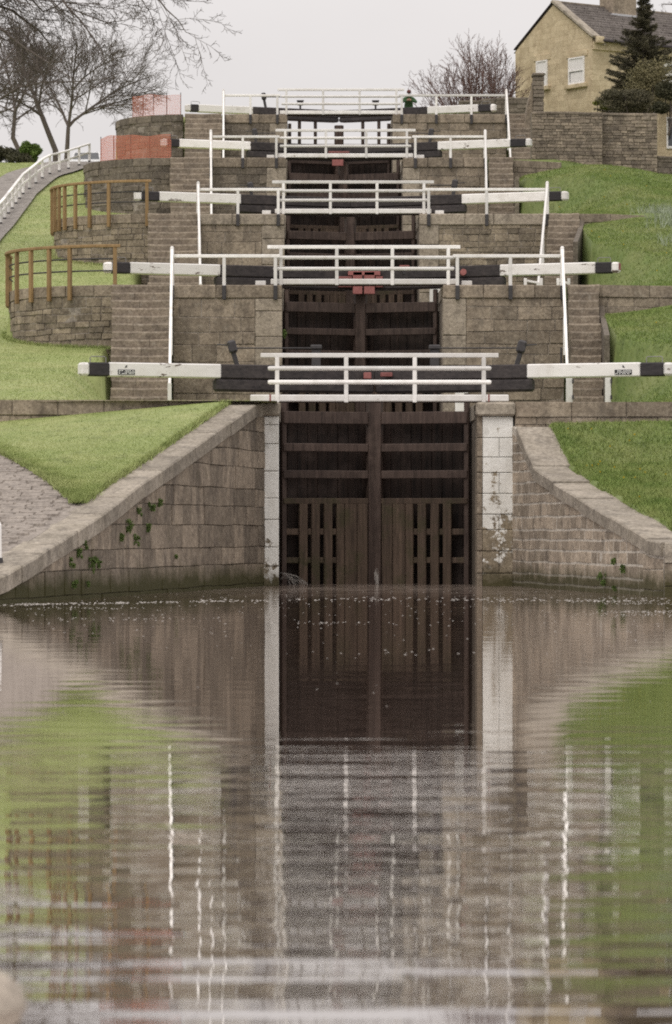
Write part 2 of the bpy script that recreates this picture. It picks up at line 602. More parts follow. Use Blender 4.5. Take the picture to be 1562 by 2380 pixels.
M['iron'] = wood_mat('iron', (0.025, 0.022, 0.024), (0.05, 0.045, 0.045), rough=0.55, along=(1, 1, 1), spec=0.5)
M['galv'] = wood_mat('galv', (0.16, 0.15, 0.15), (0.25, 0.24, 0.23), rough=0.5, along=(1, 1, 1), spec=0.5)
M['red'] = wood_mat('red', (0.22, 0.08, 0.075), (0.31, 0.125, 0.115), rough=0.75, along=(1, 1, 1), extra=(0.26, 0.11, 0.09, 0.5))
M['orange_net'] = wood_mat('orange_net', (0.58, 0.17, 0.105), (0.66, 0.24, 0.15), rough=0.7, along=(1, 1, 1), fine=0.0)
M['bark'] = wood_mat('bark', (0.075, 0.06, 0.053), (0.15, 0.125, 0.11), rough=0.9, along=(1, 1, 0.3), scale=9, extra=(0.09, 0.095, 0.05, 0.4))
M['twig'] = wood_mat('twig', (0.10, 0.08, 0.075), (0.18, 0.15, 0.14), rough=0.9, along=(1, 1, 1))
M['twig_red'] = wood_mat('twig_red', (0.11, 0.065, 0.055), (0.20, 0.125, 0.105), rough=0.9, along=(1, 1, 1))


def leaf_mat(name, c1, c2, rough=0.7, scale=1.5, c3=None, spec=0.2, trans=0.0):
    m, t, b = new_mat(name)
    geo = N(t, 'ShaderNodeNewGeometry')
    n1 = noise_n(t, scale, 4, 0.6)
    f = math_n(t, 'ADD', math_n(t, 'MULTIPLY', ramp(t, n1, 0.3, 0.7), 0.6), math_n(t, 'MULTIPLY', geo.outputs['Random Per Island'], 0.4))
    col = mixc(t, f, c1, c2)
    if c3:
        col = mixc(t, ramp(t, noise_n(t, 0.55, 5, 0.65), 0.42, 0.68, 0, 0.75), col, c3)
        col = mixc(t, ramp(t, noise_n(t, 1.9, 5, 0.7), 0.54, 0.72, 0, 0.5), col, tuple(v * 0.45 for v in c1))
    t.links.new(col, b.inputs['Base Color'])
    b.inputs['Roughness'].default_value = rough
    b.inputs['Specular IOR Level'].default_value = spec
    return m


M['grass_l'] = leaf_mat('grass_l', (0.195, 0.245, 0.075), (0.345, 0.395, 0.155), c3=(0.40, 0.42, 0.19), scale=2.2)
M['grass_r'] = leaf_mat('grass_r', (0.11, 0.17, 0.038), (0.225, 0.285, 0.08), c3=(0.28, 0.305, 0.115), scale=2.2)
M['soil_l'] = leaf_mat('soil_l', (0.165, 0.21, 0.065), (0.29, 0.33, 0.125), scale=5, c3=(0.32, 0.33, 0.15))
M['soil_r'] = leaf_mat('soil_r', (0.08, 0.12, 0.032), (0.165, 0.205, 0.065), scale=5, c3=(0.20, 0.215, 0.09))
M['straw'] = leaf_mat('straw', (0.22, 0.26, 0.17), (0.34, 0.38, 0.28))
M['conifer'] = leaf_mat('conifer', (0.04, 0.04, 0.024), (0.13, 0.115, 0.07), scale=2.5)
M['ivy'] = leaf_mat('ivy', (0.07, 0.065, 0.03), (0.24, 0.21, 0.11), scale=3)
M['bush'] = leaf_mat('bush', (0.05, 0.085, 0.02), (0.14, 0.20, 0.05), scale=3)
M['hedge'] = leaf_mat('hedge', (0.03, 0.032, 0.018), (0.08, 0.075, 0.04), scale=2)
M['weed'] = leaf_mat('weed', (0.07, 0.115, 0.03), (0.16, 0.215, 0.065), scale=8)
M['moss_leaf'] = leaf_mat('moss_leaf', (0.10, 0.12, 0.02), (0.22, 0.22, 0.06), scale=8)


def plain(name, col, rough=0.6, metallic=0.0, spec=0.4):
    m, t, b = new_mat(name)
    n1 = noise_n(t, 6, 3)
    c2 = tuple(min(1, v * 1.2) for v in col)
    t.links.new(mixc(t, n1, tuple(v * 0.85 for v in col), c2), b.inputs['Base Color'])
    b.inputs['Roughness'].default_value = rough
    b.inputs['Metallic'].default_value = metallic
    b.inputs['Specular IOR Level'].default_value = spec
    return m


M['foam'] = plain('foam', (0.34, 0.315, 0.29), 0.6)
M['sign_black'] = plain('sign_black', (0.02, 0.02, 0.022), 0.4)
M['sign_white'] = plain('sign_white', (0.8, 0.8, 0.78), 0.5)
M['glass'] = plain('glass', (0.05, 0.055, 0.06), 0.08, spec=0.8)
M['curtain'] = plain('curtain', (0.66, 0.64, 0.62), 0.8)
M['gutter'] = plain('gutter', (0.03, 0.022, 0.024), 0.5)
M['lead'] = plain('lead', (0.42, 0.42, 0.44), 0.5)
M['jacket'] = plain('jacket', (0.05, 0.10, 0.045), 0.9)
M['skin'] = plain('skin', (0.42, 0.24, 0.17), 0.6)
M['cap'] = plain('cap', (0.09, 0.03, 0.025), 0.9)
M['trousers'] = plain('trousers', (0.06, 0.065, 0.08), 0.9)
M['pale_stone'] = stone_mat('pale_stone', (0.42, 0.36, 0.29), (0.56, 0.49, 0.41), var=0, lichen=0.3, streak=0.1)
M['road'] = stone_mat('road', (0.24, 0.22, 0.20), (0.32, 0.295, 0.27), var=0, lichen=0.2, streak=0.2)
M['car_white'] = plain('car_white', (0.75, 0.75, 0.76), 0.3)
M['tyre'] = plain('tyre', (0.02, 0.02, 0.02), 0.8)


def water_mat():
    m, t, b = new_mat('canal_water')
    t.nodes.remove(b)
    out = t.nodes['Material Output']
    n0 = noise_n(t, 0.15, 3, 0.5)
    df = N(t, 'ShaderNodeBsdfDiffuse'); gl = N(t, 'ShaderNodeBsdfGlossy'); mx = N(t, 'ShaderNodeMixShader'); fr = N(t, 'ShaderNodeFresnel')
    t.links.new(mixc(t, n0, (0.075, 0.050, 0.038), (0.10, 0.070, 0.055)), df.inputs['Color'])
    gl.inputs['Roughness'].default_value = 0.015
    gl.inputs['Color'].default_value = (1, 0.98, 0.97, 1)
    fr.inputs['IOR'].default_value = 1.5
    pos = N(t, 'ShaderNodeNewGeometry').outputs['Position']
    sp = N(t, 'ShaderNodeSeparateXYZ'); t.links.new(pos, sp.inputs[0])
    # swell and ripples; crests lie across the view; calmer in the shelter of the walls
    a = noise_n(t, 1.0, 2, 0.5, pos, stretch=(0.36, 1.7, 1))
    c = noise_n(t, 1.0, 3, 0.55, pos, stretch=(1.3, 5.5, 1))
    d = noise_n(t, 1.0, 2, 0.5, pos, stretch=(5.0, 15.0, 1))
    patch = ramp(t, noise_n(t, 1.0, 2, 0.5, pos, stretch=(0.12, 0.2, 1)), 0.40, 0.62, 0.3, 1.0)
    near = ramp(t, sp.outputs['Y'], 13, 27, 1.0, 0.5)
    churn = ramp(t, math_n(t, 'ADD', sp.outputs['Y'], math_n(t, 'MULTIPLY', noise_n(t, 0.5, 3, 0.6, pos), 9.0)), 66, 74, 0.0, 2.4)   # stirred by the leaking gates
    h = math_n(t, 'MULTIPLY', math_n(t, 'MULTIPLY', a, 0.0052), ramp(t, sp.outputs['Y'], 9, 24, 2.2, 0.62))
    h = math_n(t, 'ADD', h, math_n(t, 'MULTIPLY', math_n(t, 'MULTIPLY', c, 0.0017), math_n(t, 'ADD', math_n(t, 'MULTIPLY', patch, near), churn)))
    h = math_n(t, 'ADD', h, math_n(t, 'MULTIPLY', math_n(t, 'MULTIPLY', d, 0.00012), math_n(t, 'ADD', math_n(t, 'MULTIPLY', patch, near), churn)))
    bp = N(t, 'ShaderNodeBump')
    bp.inputs['Strength'].default_value = 1.0
    bp.inputs['Distance'].default_value = 1.0
    t.links.new(h, bp.inputs['Height'])
    for q in (gl, fr): t.links.new(bp.outputs[0], q.inputs['Normal'])
    f = math_n(t, 'MINIMUM', math_n(t, 'MULTIPLY', fr.outputs[0], 1.5), 0.93)
    # thin broken film of froth and silt in front of the leaking gates
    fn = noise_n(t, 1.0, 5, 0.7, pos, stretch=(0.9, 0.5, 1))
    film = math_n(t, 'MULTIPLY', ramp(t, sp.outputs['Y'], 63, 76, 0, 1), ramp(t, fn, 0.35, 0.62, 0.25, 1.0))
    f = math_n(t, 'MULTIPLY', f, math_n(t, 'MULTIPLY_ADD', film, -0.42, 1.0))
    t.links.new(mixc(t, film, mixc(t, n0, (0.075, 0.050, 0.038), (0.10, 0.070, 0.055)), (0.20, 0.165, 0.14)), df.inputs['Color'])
    t.links.new(f, mx.inputs[0]); t.links.new(df.outputs[0], mx.inputs[1]); t.links.new(gl.outputs[0], mx.inputs[2])
    t.links.new(mx.outputs[0], out.inputs['Surface'])
    return m


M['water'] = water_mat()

# ------------------------------------------------------------------ layout of the staircase
F_ = [80.6, 99.5, 118.6, 137.0, 151.5]           # front face of each lock tail
ZP = [3.96, 7.74, 11.26, 14.88, 18.09]           # lockside level
XL, XR = -0.39, 3.88
XC = 0.5 * (XL + XR)
YEND = 175.0


def smooth(a, b, x):
    t = np.clip((x - a) / (b - a), 0, 1)
    return t * t * (3 - 2 * t)


def level_of(Y):
    return np.clip(np.searchsorted(np.array(F_), Y, side='right') - 1, 0, 4)


HL_Y = [79.4, 83, 99, 105, 120, 138, 150, 157, 175, 320]
HL_Z = [3.95, 4.15, 6.0, 7.0, 9.9, 13.07, 15.5, 16.7, 18.2, 18.4]
HR_Y = [80.6, 85, 99.3, 99.75, 105, 118.4, 118.85, 122, 132, 138, 155, 165, 320]
HR_Z = [3.98, 4.5, 7.0, 7.70, 8.3, 10.85, 11.22, 11.75, 14.05, 14.25, 17.0, 17.4, 18.4]
BR = [7.85, 8.75, 7.8, 9.4, 9.4]
CURVE_A, CURVE_B = 3.25, 3.2
CA = [3.25, 3.25, 3.28, 3.35, 2.85]


def curve_y(i, X):
    t = np.clip((-4.7 - X) / CA[i], 0, 1)
    return F_[i] + CURVE_B * (1 - np.sqrt(np.maximum(0, 1 - t * t)))


def gnd_left(X, Y):
    X = np.asarray(X, float); Y = np.asarray(Y, float)
    H = np.interp(Y, HL_Y, HL_Z)
    H = H + 0.05 * np.sin(X * 0.9 + Y * 0.35) * np.cos(Y * 0.23)
    H = np.where(Y < 80.5, np.minimum(H, 3.97), H)
    lv = level_of(Y)
    zp = np.array(ZP)[lv]
    # platform behind the curved wall
    pl = np.full_like(H, -99.0)
    for i in range(1, 5):
        ins = (X > -4.7 - CA[i] + 0.1) & (Y > curve_y(i, X) + 0.3)
        nxt = F_[i + 1] if i < 4 else 999
        pl = np.where(ins, np.maximum(pl, ZP[i] - 0.03), pl)
    out = np.maximum(H, pl)
    # flat lockside next to the chamber
    nf = np.array(F_[1:] + [999])[lv]
    stair = Y > nf - 5.4
    t_sharp = np.clip((X + 4.98) / 0.16, 0, 1)
    t_soft = smooth(-5.7, -4.3, X)
    t = np.where(stair, t_sharp, t_soft)
    base = np.where(Y < F_[0], 3.95, zp - 0.03)
    return out * (1 - t) + base * t


def gnd_right(X, Y):
    X = np.asarray(X, float); Y = np.asarray(Y, float)
    H = np.interp(Y, HR_Y, HR_Z)
    bell = np.exp(-((X - 10.6) / 2.6) ** 2)
    m = smooth(120, 131, Y) * (1 - smooth(133, 140, Y))
    H = H + m * (0.75 * bell - 0.62)
    H = H + 0.045 * np.sin(X * 1.1 + Y * 0.4) * np.cos(Y * 0.3 + 1)
    e = smooth(8, 11.5, X)
    H = H + e * 0.28 * smooth(88, 99, Y) * (1 - smooth(99.4, 99.7, Y)) + e * 0.3 * smooth(110, 118, Y) * (1 - smooth(118.6, 118.8, Y))
    lv = level_of(Y)
    zp = np.array(ZP)[lv]
    b = np.array(BR)[lv]
    nf = np.array(F_[1:] + [999])[lv]
    wd = 0.16 + 3.2 * (1 - smooth(nf - 11, nf - 4.6, Y))       # the bank steepens towards the steps
    t = 1 - np.clip((X - b - 0.02) / wd, 0, 1)
    return H * (1 - t) + (zp - 0.03) * t


def wing_l_x(Y): return -0.70 - 0.199 * (80.55 - Y)


WLZ_Y = [40, 57, 60.0, 63.5, 66.8, 69.5, 72.75, 75.6, 79.5, 80.6]
WLZ_Z = [0.30, 0.30, 0.42, 0.97, 1.53, 2.07, 2.64, 3.17, 3.89, 3.95]


def wing_l_z(Y): return np.interp(Y, WLZ_Y, WLZ_Z)


WR_PTS = [(4.64, 80.6), (4.80, 79.6), (5.02, 77.2), (5.42, 74.4), (5.84, 71.5), (6.43, 68.1), (6.6, 67.3)]
WRZ_Y = [67.3, 68.0, 70.5, 73.4, 75.6, 78.0, 79.1, 80.1, 80.6]
WRZ_Z = [0.97, 0.99, 1.40, 1.84, 2.16, 2.55, 2.98, 3.45, 3.55]


def wing_r_x(Y): return np.interp(Y, [p[1] for p in WR_PTS[::-1]], [p[0] for p in WR_PTS[::-1]])


def wing_r_z(Y): return np.interp(Y, WRZ_Y, WRZ_Z)


def gnd_front_l(X, Y):
    Z = wing_l_z(Y)
    d = np.clip(-(X + 1.6) / 4.7, 0, 1.3)
    return Z - 0.42 * d * smooth(69, 79.4, Y) + 0.03


def gnd_front_r(X, Y):
    xi = wing_r_x(Y) + 0.68
    return wing_r_z(Y) + 0.03 + np.clip(X - xi, 0, 4) * 0.02 - 0.02 * smooth(79, 80.6, Y) - 0.13 * (1 - smooth(-0.02, 0.10, X - xi))


def sheet(name, xs, ys, fn, mat, kind='structure', parent=None):
    xs = np.asarray(xs); ys = np.asarray(ys)
    if xs.ndim == 1:
        XX, YY = np.meshgrid(xs, ys)
    else:
        XX, YY = xs, ys
    ZZ = fn(XX, YY)
    n, m_ = XX.shape
    V = np.stack([XX.ravel(), YY.ravel(), ZZ.ravel()], 1)
    i = np.arange(n * m_).reshape(n, m_)
    a, b, c, d = i[:-1, :-1].ravel(), i[:-1, 1:].ravel(), i[1:, 1:].ravel(), i[1:, :-1].ravel()
    tr = np.concatenate([np.stack([a, b, c], 1), np.stack([a, c, d], 1)])
    o = np_mesh(name, V, tr, mat, parent)
    o.data.polygons.foreach_set('use_smooth', np.ones(len(tr), dtype=bool))
    if kind: o['kind'] = kind
    return o


# ------------------------------------------------------------------ ground and water
ysl = np.concatenate([np.arange(79.4, 160, 0.25), np.arange(160, 180, 1), [190, 210, 240, 280, 320]])
for f in F_:                                       # crisp step inside each wall
    ysl = np.sort(np.concatenate([ysl, [f + 0.28, f + 0.34]]))
xsl = np.concatenate([[-150, -90, -60, -40, -30, -24, -20, -17, -15, -14], np.arange(-13, -8.4, 0.5),
                      np.arange(-8.4, -4.2, 0.15), np.arange(-4.2, -0.4, 0.4), [-0.42]])
sheet('hillside', xsl, ysl, lambda X, Y: gnd_left(X, np.where(Y < 80.6, Y, Y - 0.3)), M['soil_l'])
ysr = np.concatenate([np.arange(80.9, 160, 0.25), np.arange(160, 180, 1), [190, 210, 240, 280, 320]])
xsr = np.concatenate([[3.92], np.arange(4.3, 6.6, 0.4), np.arange(6.6, 10, 0.15), np.arange(10, 16, 0.4),
                      [17, 18, 20, 24, 30, 40, 60, 90, 150]])
sheet('hillside', xsr, ysr, lambda X, Y: gnd_right(X, Y - 0.3), M['soil_r'])
# beyond the top gate the two banks join
sheet('hilltop', np.linspace(-0.5, 4.0, 4), np.array([172, 200, 240, 320.0]), lambda X, Y: 0 * X + 18.0 + 0 * Y, M['soil_l'])

# front banks
yy = np.linspace(66.0, 80.3, 60)
tt = np.linspace(0, 1, 30)
XX = (wing_r_x(yy) + 0.40)[:, None] + (np.concatenate([[0, .1, .2, .25, .3, .35, .4, .45, .5], np.linspace(.7, 5, 15), [8, 14, 25, 45, 80, 150]]))[None, :]
YY = np.repeat(yy[:, None], 30, 1)
sheet('grass_bank', XX, YY, gnd_front_r, M['soil_r'])


def pave_edge(Y): return np.interp(Y, [60, 67.4, 74.4, 79.4], [-1.8, -3.95, -5.9, -7.3])


yy = np.linspace(67.3, 79.45, 60)
xa, xb = pave_edge(yy), wing_l_x(yy) - 0.60
XX = xa[:, None] + (xb - xa)[:, None] * np.linspace(0, 1, 26)[None, :]
YY = np.repeat(yy[:, None], 26, 1)
sheet('grass_bank', XX, YY, lambda X, Y: gnd_front_l(X, Y) + 0.03 * np.minimum(1, (X - pave_edge(Y)) * 2), M['soil_l'])
yy = np.linspace(30, 79.45, 110)
xb = wing_l_x(np.maximum(yy, 45)) - 0.55
XX = xb[:, None] - (np.concatenate([np.linspace(0, 6, 20), [8, 12, 20, 40, 80, 150]]))[None, :]
YY = np.repeat(yy[:, None], XX.shape[1], 1)
tow = sheet('towpath', XX, YY, lambda X, Y: wing_l_z(Y) - 0.42 * np.clip(-(X + 1.6) / 4.7, 0, 1.0) * smooth(69, 79.4, Y) - 0.02, M['paving'])

# stone setts of the towpath
V, F = [], []
yv = 57.0
row = 0
while yv < 79.3:
    d = 0.20
    x = float(wing_l_x(yv)) - 0.66
    xe = -8.0
    x -= rnd.uniform(0, 0.2)
    while x > xe:
        L = rnd.uniform(0.28, 0.5)
        if x < float(pave_edge(yv)) + 0.03 or yv < 67.3:
            b = len(V)
            dz = rnd.uniform(-0.008, 0.010)
            for (xx, y2) in ((x - L + 0.014, yv + 0.007), (x - 0.007, yv + 0.007), (x - 0.007, yv + d - 0.010), (x - L + 0.014, yv + d - 0.010)):
                zz = float(wing_l_z(y2) - 0.42 * np.clip(-(xx + 1.6) / 4.7, 0, 1.0) * smooth(69, 79.4, y2))
                V.append((xx, y2, zz - 0.03))
                V.append((xx + 0.012 * (1 if xx < x - L / 2 else -1), y2 + 0.012 * (1 if y2 < yv + d / 2 else -1), zz + 0.012 + dz))
            F += [[b + 1, b + 3, b + 5, b + 7]]
            for k in range(4):
                j = (k + 1) % 4
                F.append([b + 2 * k, b + 2 * j, b + 2 * j + 1, b + 2 * k + 1])
        x -= L
    yv += d
o = mk('sett_paving', (V, F), M['paving'], tow)
o['kind'] = 'stuff'

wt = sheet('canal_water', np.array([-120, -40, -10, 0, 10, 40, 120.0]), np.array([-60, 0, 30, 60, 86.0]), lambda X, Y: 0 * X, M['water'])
bed = sheet('canal_bed', np.array([-120, 120.0]), np.array([-60, 95.0]), lambda X, Y: 0 * X - 1.6, M['mortar_dark'])
for i in range(4):
    sheet('lock_water', np.array([XL, XR]), np.array([F_[i] + 4.2, F_[i + 1] + 3.2]), lambda X, Y: 0 * X + ZP[i] - 2.4, M['water'])
sheet('lock_water', np.array([XL, XR]), np.array([F_[4] + 4.2, 172.0]), lambda X, Y: 0 * X + ZP[4] - 0.75, M['water'])

# path up the left side
def path_x(Y): return np.interp(Y, [79, 120, 143, 149, 153, 157, 162], [-10.2, -10.45, -10.4, -9.95, -9.35, -8.6, -7.9])


yy = np.concatenate([np.arange(79.4, 158, 0.5)])
XX = path_x(yy)[:, None] + np.array([-1.8, -1.5, -1.2, -0.8, -0.2, 0.25, 0.45])[None, :]
YY = np.repeat(yy[:, None], 7, 1)
sheet('path', XX, YY, lambda X, Y: gnd_left(np.minimum(X, -8.3), Y) + 0.035, M['road'])

# ------------------------------------------------------------------ wing walls at the bottom lock
# left
p_l = Path2([(-0.70, 80.55), (-4.80, 59.95), (-7.9, 44.4)], side=-1)
ul = lambda u: float(wing_l_z(p_l(u).y))
th = thing('wing_wall', 'long sloping grey stone wing wall left of the bottom gates, mossy at the waterline', 'wall', (-2.8, 70, 0))
wall_core(th, p_l, -1.2, lambda u: ul(u) - 0.1, M['mortar_dark'], thick=0.5, n=40)
crs = [-0.75, -0.33, 0.07] + [0.07 + 0.405 * k + 0.03 * math.sin(k * 2.3) for k in range(1, 10)] + [4.2]
block_wall(th, p_l, -0.75, lambda u: ul(u) - 0.29, crs, (0.6, 1.5), M['stone_wing_l'], u1=30, gap=0.014, prot=0.010, cham=0.010, wob=0.008)
coping_run(th, p_l, ul, 0.66, 0.28, M['stone_cope'], (1.0, 1.9), u0=0.35, u1=32, over=0.05)
# right
p_r = Path2(WR_PTS, side=1)
p_r.side = 1
if p_r.nrm(3).x > 0: p_r.side = -1
ur = lambda u: float(wing_r_z(p_r(u).y))
th = thing('wing_wall', 'curved stepped-down rubble stone wing wall with pale mortar right of the bottom gates', 'wall', (5.9, 72, 0))
wall_core(th, p_r, -1.2, lambda u: ur(u) - 0.1, M['mortar_pale'], thick=0.5, n=40, back=0.002)
crs = lines_between(-0.6, 3.7, 0.235, 0.22)
block_wall(th, p_r, -0.6, lambda u: ur(u) - 0.27, crs, (0.3, 0.75), M['stone_wing_r'], u1=p_r.L - 1.2, gap=0.046, prot=0.005, cham=0.006, wob=0.008, jit=0.003)
crs = lines_between(-0.6, 1.2, 0.36, 0.1)
block_wall(th, p_r, -0.6, lambda u: ur(u) - 0.30, crs, (0.5, 0.9), M['stone_wing_r'], u0=p_r.L - 1.2, gap=0.016, prot=0.012)
coping_run(th, p_r, ur, 0.78, 0.25, M['stone_cope'], (0.7, 1.5), u0=0.6, over=0.05, jz=0.028, wj=0.12, gap=0.022)
# end pier and the bank wall running off to the right
p_e = Path2([(6.6, 67.15), (16, 66.6), (60, 64)], side=1)
th = thing('bank_wall', 'low stone bank wall with thick coping at the right end of the curved wing wall', 'wall', (8, 66.9, 0))
wall_core(th, p_e, -1.2, 0.85, M['mortar'], thick=0.6, n=20)
block_wall(th, p_e, -0.6, 0.62, [-0.6, -0.2, 0.2, 0.62], (0.55, 1.0), M['stone_wing_r'], u1=14, prot=0.01)
coping_run(th, p_e, 0.98, 0.7, 0.36, M['stone_cope'], (1.0, 1.6), u1=14, over=0.04)

# painted jambs
th = thing('gate_jamb', 'narrow white painted stone jamb left of the bottom gates', 'jamb', (-0.55, 80.8, 0))
mk('core', box(-0.72, XL - 0.012, 80.58, 81.6, -1.2, 3.6), M['mortar'], th)
z = -0.6
while z < 3.58:
    h = min(rnd.uniform(0.38, 0.62), 3.66 - z)
    if 3.66 - z - h < 0.15: h = 3.66 - z
    y0 = 80.55 + rnd.uniform(-0.012, 0.012)
    mk('quoin_block', hexa([(-0.735, y0, z + .006), (XL, y0, z + .006), (XL, y0, z + h - .006), (-0.735, y0, z + h - .006)],
                           [(-0.735, 81.4, z + .006), (XL, 81.4, z + .006), (XL, 81.4, z + h - .006), (-0.735, 81.4, z + h - .006)], 0.014, 0.008), M['stone_paint_l'], th)
    z += h
mk('cap_stone', box(-0.78, XL + 0.02, 80.42, 81.5, 3.665, 3.96, 0.04), M['stone_cope'], th)
th = thing('gate_jamb', 'broad stone jamb with flaking white paint right of the bottom gates', 'jamb', (4.25, 80.8, 0))
mk('core', box(XR + 0.012, 4.62, 80.62, 81.6, -1.2, 3.6), M['mortar'], th)
z = -0.6; k = 0
while z < 3.6:
    h = min(rnd.uniform(0.32, 0.5), 3.66 - z)
    if 3.66 - z - h < 0.15: h = 3.66 - z
    y0 = 80.56 + rnd.uniform(-0.012, 0.012)
    sp = [(XR, 4.0), (4.0, 4.66)] if k % 2 else [(XR, 4.0), (4.0, 4.36), (4.36, 4.66)]
    for j, (a, b) in enumerate(sp):
        mk('quoin_block', hexa([(a + .004, y0, z + .006), (b - .004, y0, z + .006), (b - .004, y0, z + h - .006), (a + .004, y0, z + h - .006)],
                               [(a + .004, 81.4, z + .006), (b - .004, 81.4, z + .006), (b - .004, 81.4, z + h - .006), (a + .004, 81.4, z + h - .006)], 0.012, 0.006),
           M['stone'] if j == 0 else M['stone_paint'], th)
    z += h; k += 1
mk('cap_stone', box(XR - 0.02, 4.70, 80.42, 81.5, 3.665, 3.96, 0.04), M['stone_cope'], th)

# low retaining walls
def low_wall(label, pts, zb, zt, mat, side=1, cope=0.33, course=0.2, mort='mortar'):
    p = Path2(pts, side)
    f = zt if callable(zt) else (lambda u: zt)
    t = thing('retaining_wall', label, 'wall', (*pts[0], zb if not callable(zb) else zb(0)))
    fb = zb if callable(zb) else (lambda u: zb)
    wall_core(t, p, lambda u: fb(u) - 0.5, lambda u: f(u) - 0.03, M[mort], thick=0.3)
    lo = min(fb(u * p.L / 20) for u in range(21)); hi = max(f(u * p.L / 20) for u in range(21))
    block_wall(t, p, lambda u: fb(u) - 0.3, lambda u: f(u) - cope, lines_between(lo - 0.3, hi - cope, course), (0.35, 0.8), mat, prot=0.015)
    # coping course
    u = 0.0
    while u < p.L - 0.05:
        b = min(u + rnd.uniform(0.8, 1.5), p.L)
        if p.L - b < 0.5: b = p.L
        A, B, na, nb = p(u + .006), p(b - .006), p.nrm(u), p.nrm(b)
        zA, zB = f(u), f(b)
        pr = 0.02 + rnd.uniform(-.012, .012)
        q = lambda P, n, d, z: P + n * d + Vector((0, 0, z))
        mk('coping_stone', hexa([q(A, na, pr, zA - cope + .01), q(B, nb, pr, zB - cope + .01), q(B, nb, pr, zB), q(A, na, pr, zA)],
                                [q(A, na, -.42, zA - cope + .01), q(B, nb, -.42, zB - cope + .01), q(B, nb, -.42, zB), q(A, na, -.42, zA)], 0.02, 0.008), mat, t)
        u = b
    return t


low_wall('low stone retaining wall with coping above the small grass triangle, left of the bottom gates',
         [(-0.80, 80.2), (-1.55, 79.8), (-3.5, 79.55), (-6.5, 79.4), (-16, 79.3)], lambda u: 3.88 - 0.085 * u if u < 7 else 3.3, 3.97, M['stone'], side=-1)
low_wall('low stone retaining wall crossing the grass right of the white painted jamb',
         [(4.70, 80.55), (9, 80.5), (40, 80.5)], 3.4, 3.965, M['stone'])
low_wall('low stone retaining wall on the right bank beside the second gates',
         [(8.02, 99.5), (11, 99.6), (40, 99.9)], 6.6, lambda u: 7.74 - 0.012 * u, M['stone'])
low_wall('short kerb-like stone wall on the right bank beside the third gates, running into the grass',
         [(8.95, 118.6), (10.4, 118.7), (11.9, 118.9)], 10.6, lambda u: 11.26 - 0.05 * max(0, u - 1.2), M['stone'], cope=0.28)
low_wall('short stone wall stub below the yard wall beside the fourth gates',
         [(7.92, 137.0), (9.7, 137.05)], 14.0, lambda u: 14.80 - 0.05 * u, M['stone'], cope=0.26)

# ------------------------------------------------------------------ lock tail walls, steps, curved walls
ORD = ['bottom', 'second', 'third', 'fourth', 'top']
chm = {}


def chamber_walls():
    for i in range(5):
        y1 = F_[i + 1] + 0.6 if i < 4 else 172
        for s, nm in ((-1, 'left'), (1, 'right')):
            x0, x1 = (XL - 1.0, XL - 0.02) if s < 0 else (XR + 0.02, XR + 1.0)
            t = thing('chamber_wall', f'dark {nm} stone side wall of the chamber behind the {ORD[i]} gates', 'wall', (x0, F_[i] + 1, ZP[i] - 4))
            yb = F_[i] + 0.9
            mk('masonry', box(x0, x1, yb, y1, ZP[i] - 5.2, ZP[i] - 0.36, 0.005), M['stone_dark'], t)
            y = yb
            while y < min(y1, F_[i] + 9):
                L = rnd.uniform(1.0, 1.6)
                mk('coping_stone', box(x0, x1 + (0.03 if s < 0 else 0), y + .006, y + L - .006, ZP[i] - 0.35, ZP[i] - 0.005, 0.02) if s < 0 else
                   box(x0 - 0.03, x1, y + .006, y + L - .006, ZP[i] - 0.35, ZP[i] - 0.005, 0.02), M['stone_cope'], t)
                y += L


chamber_walls()

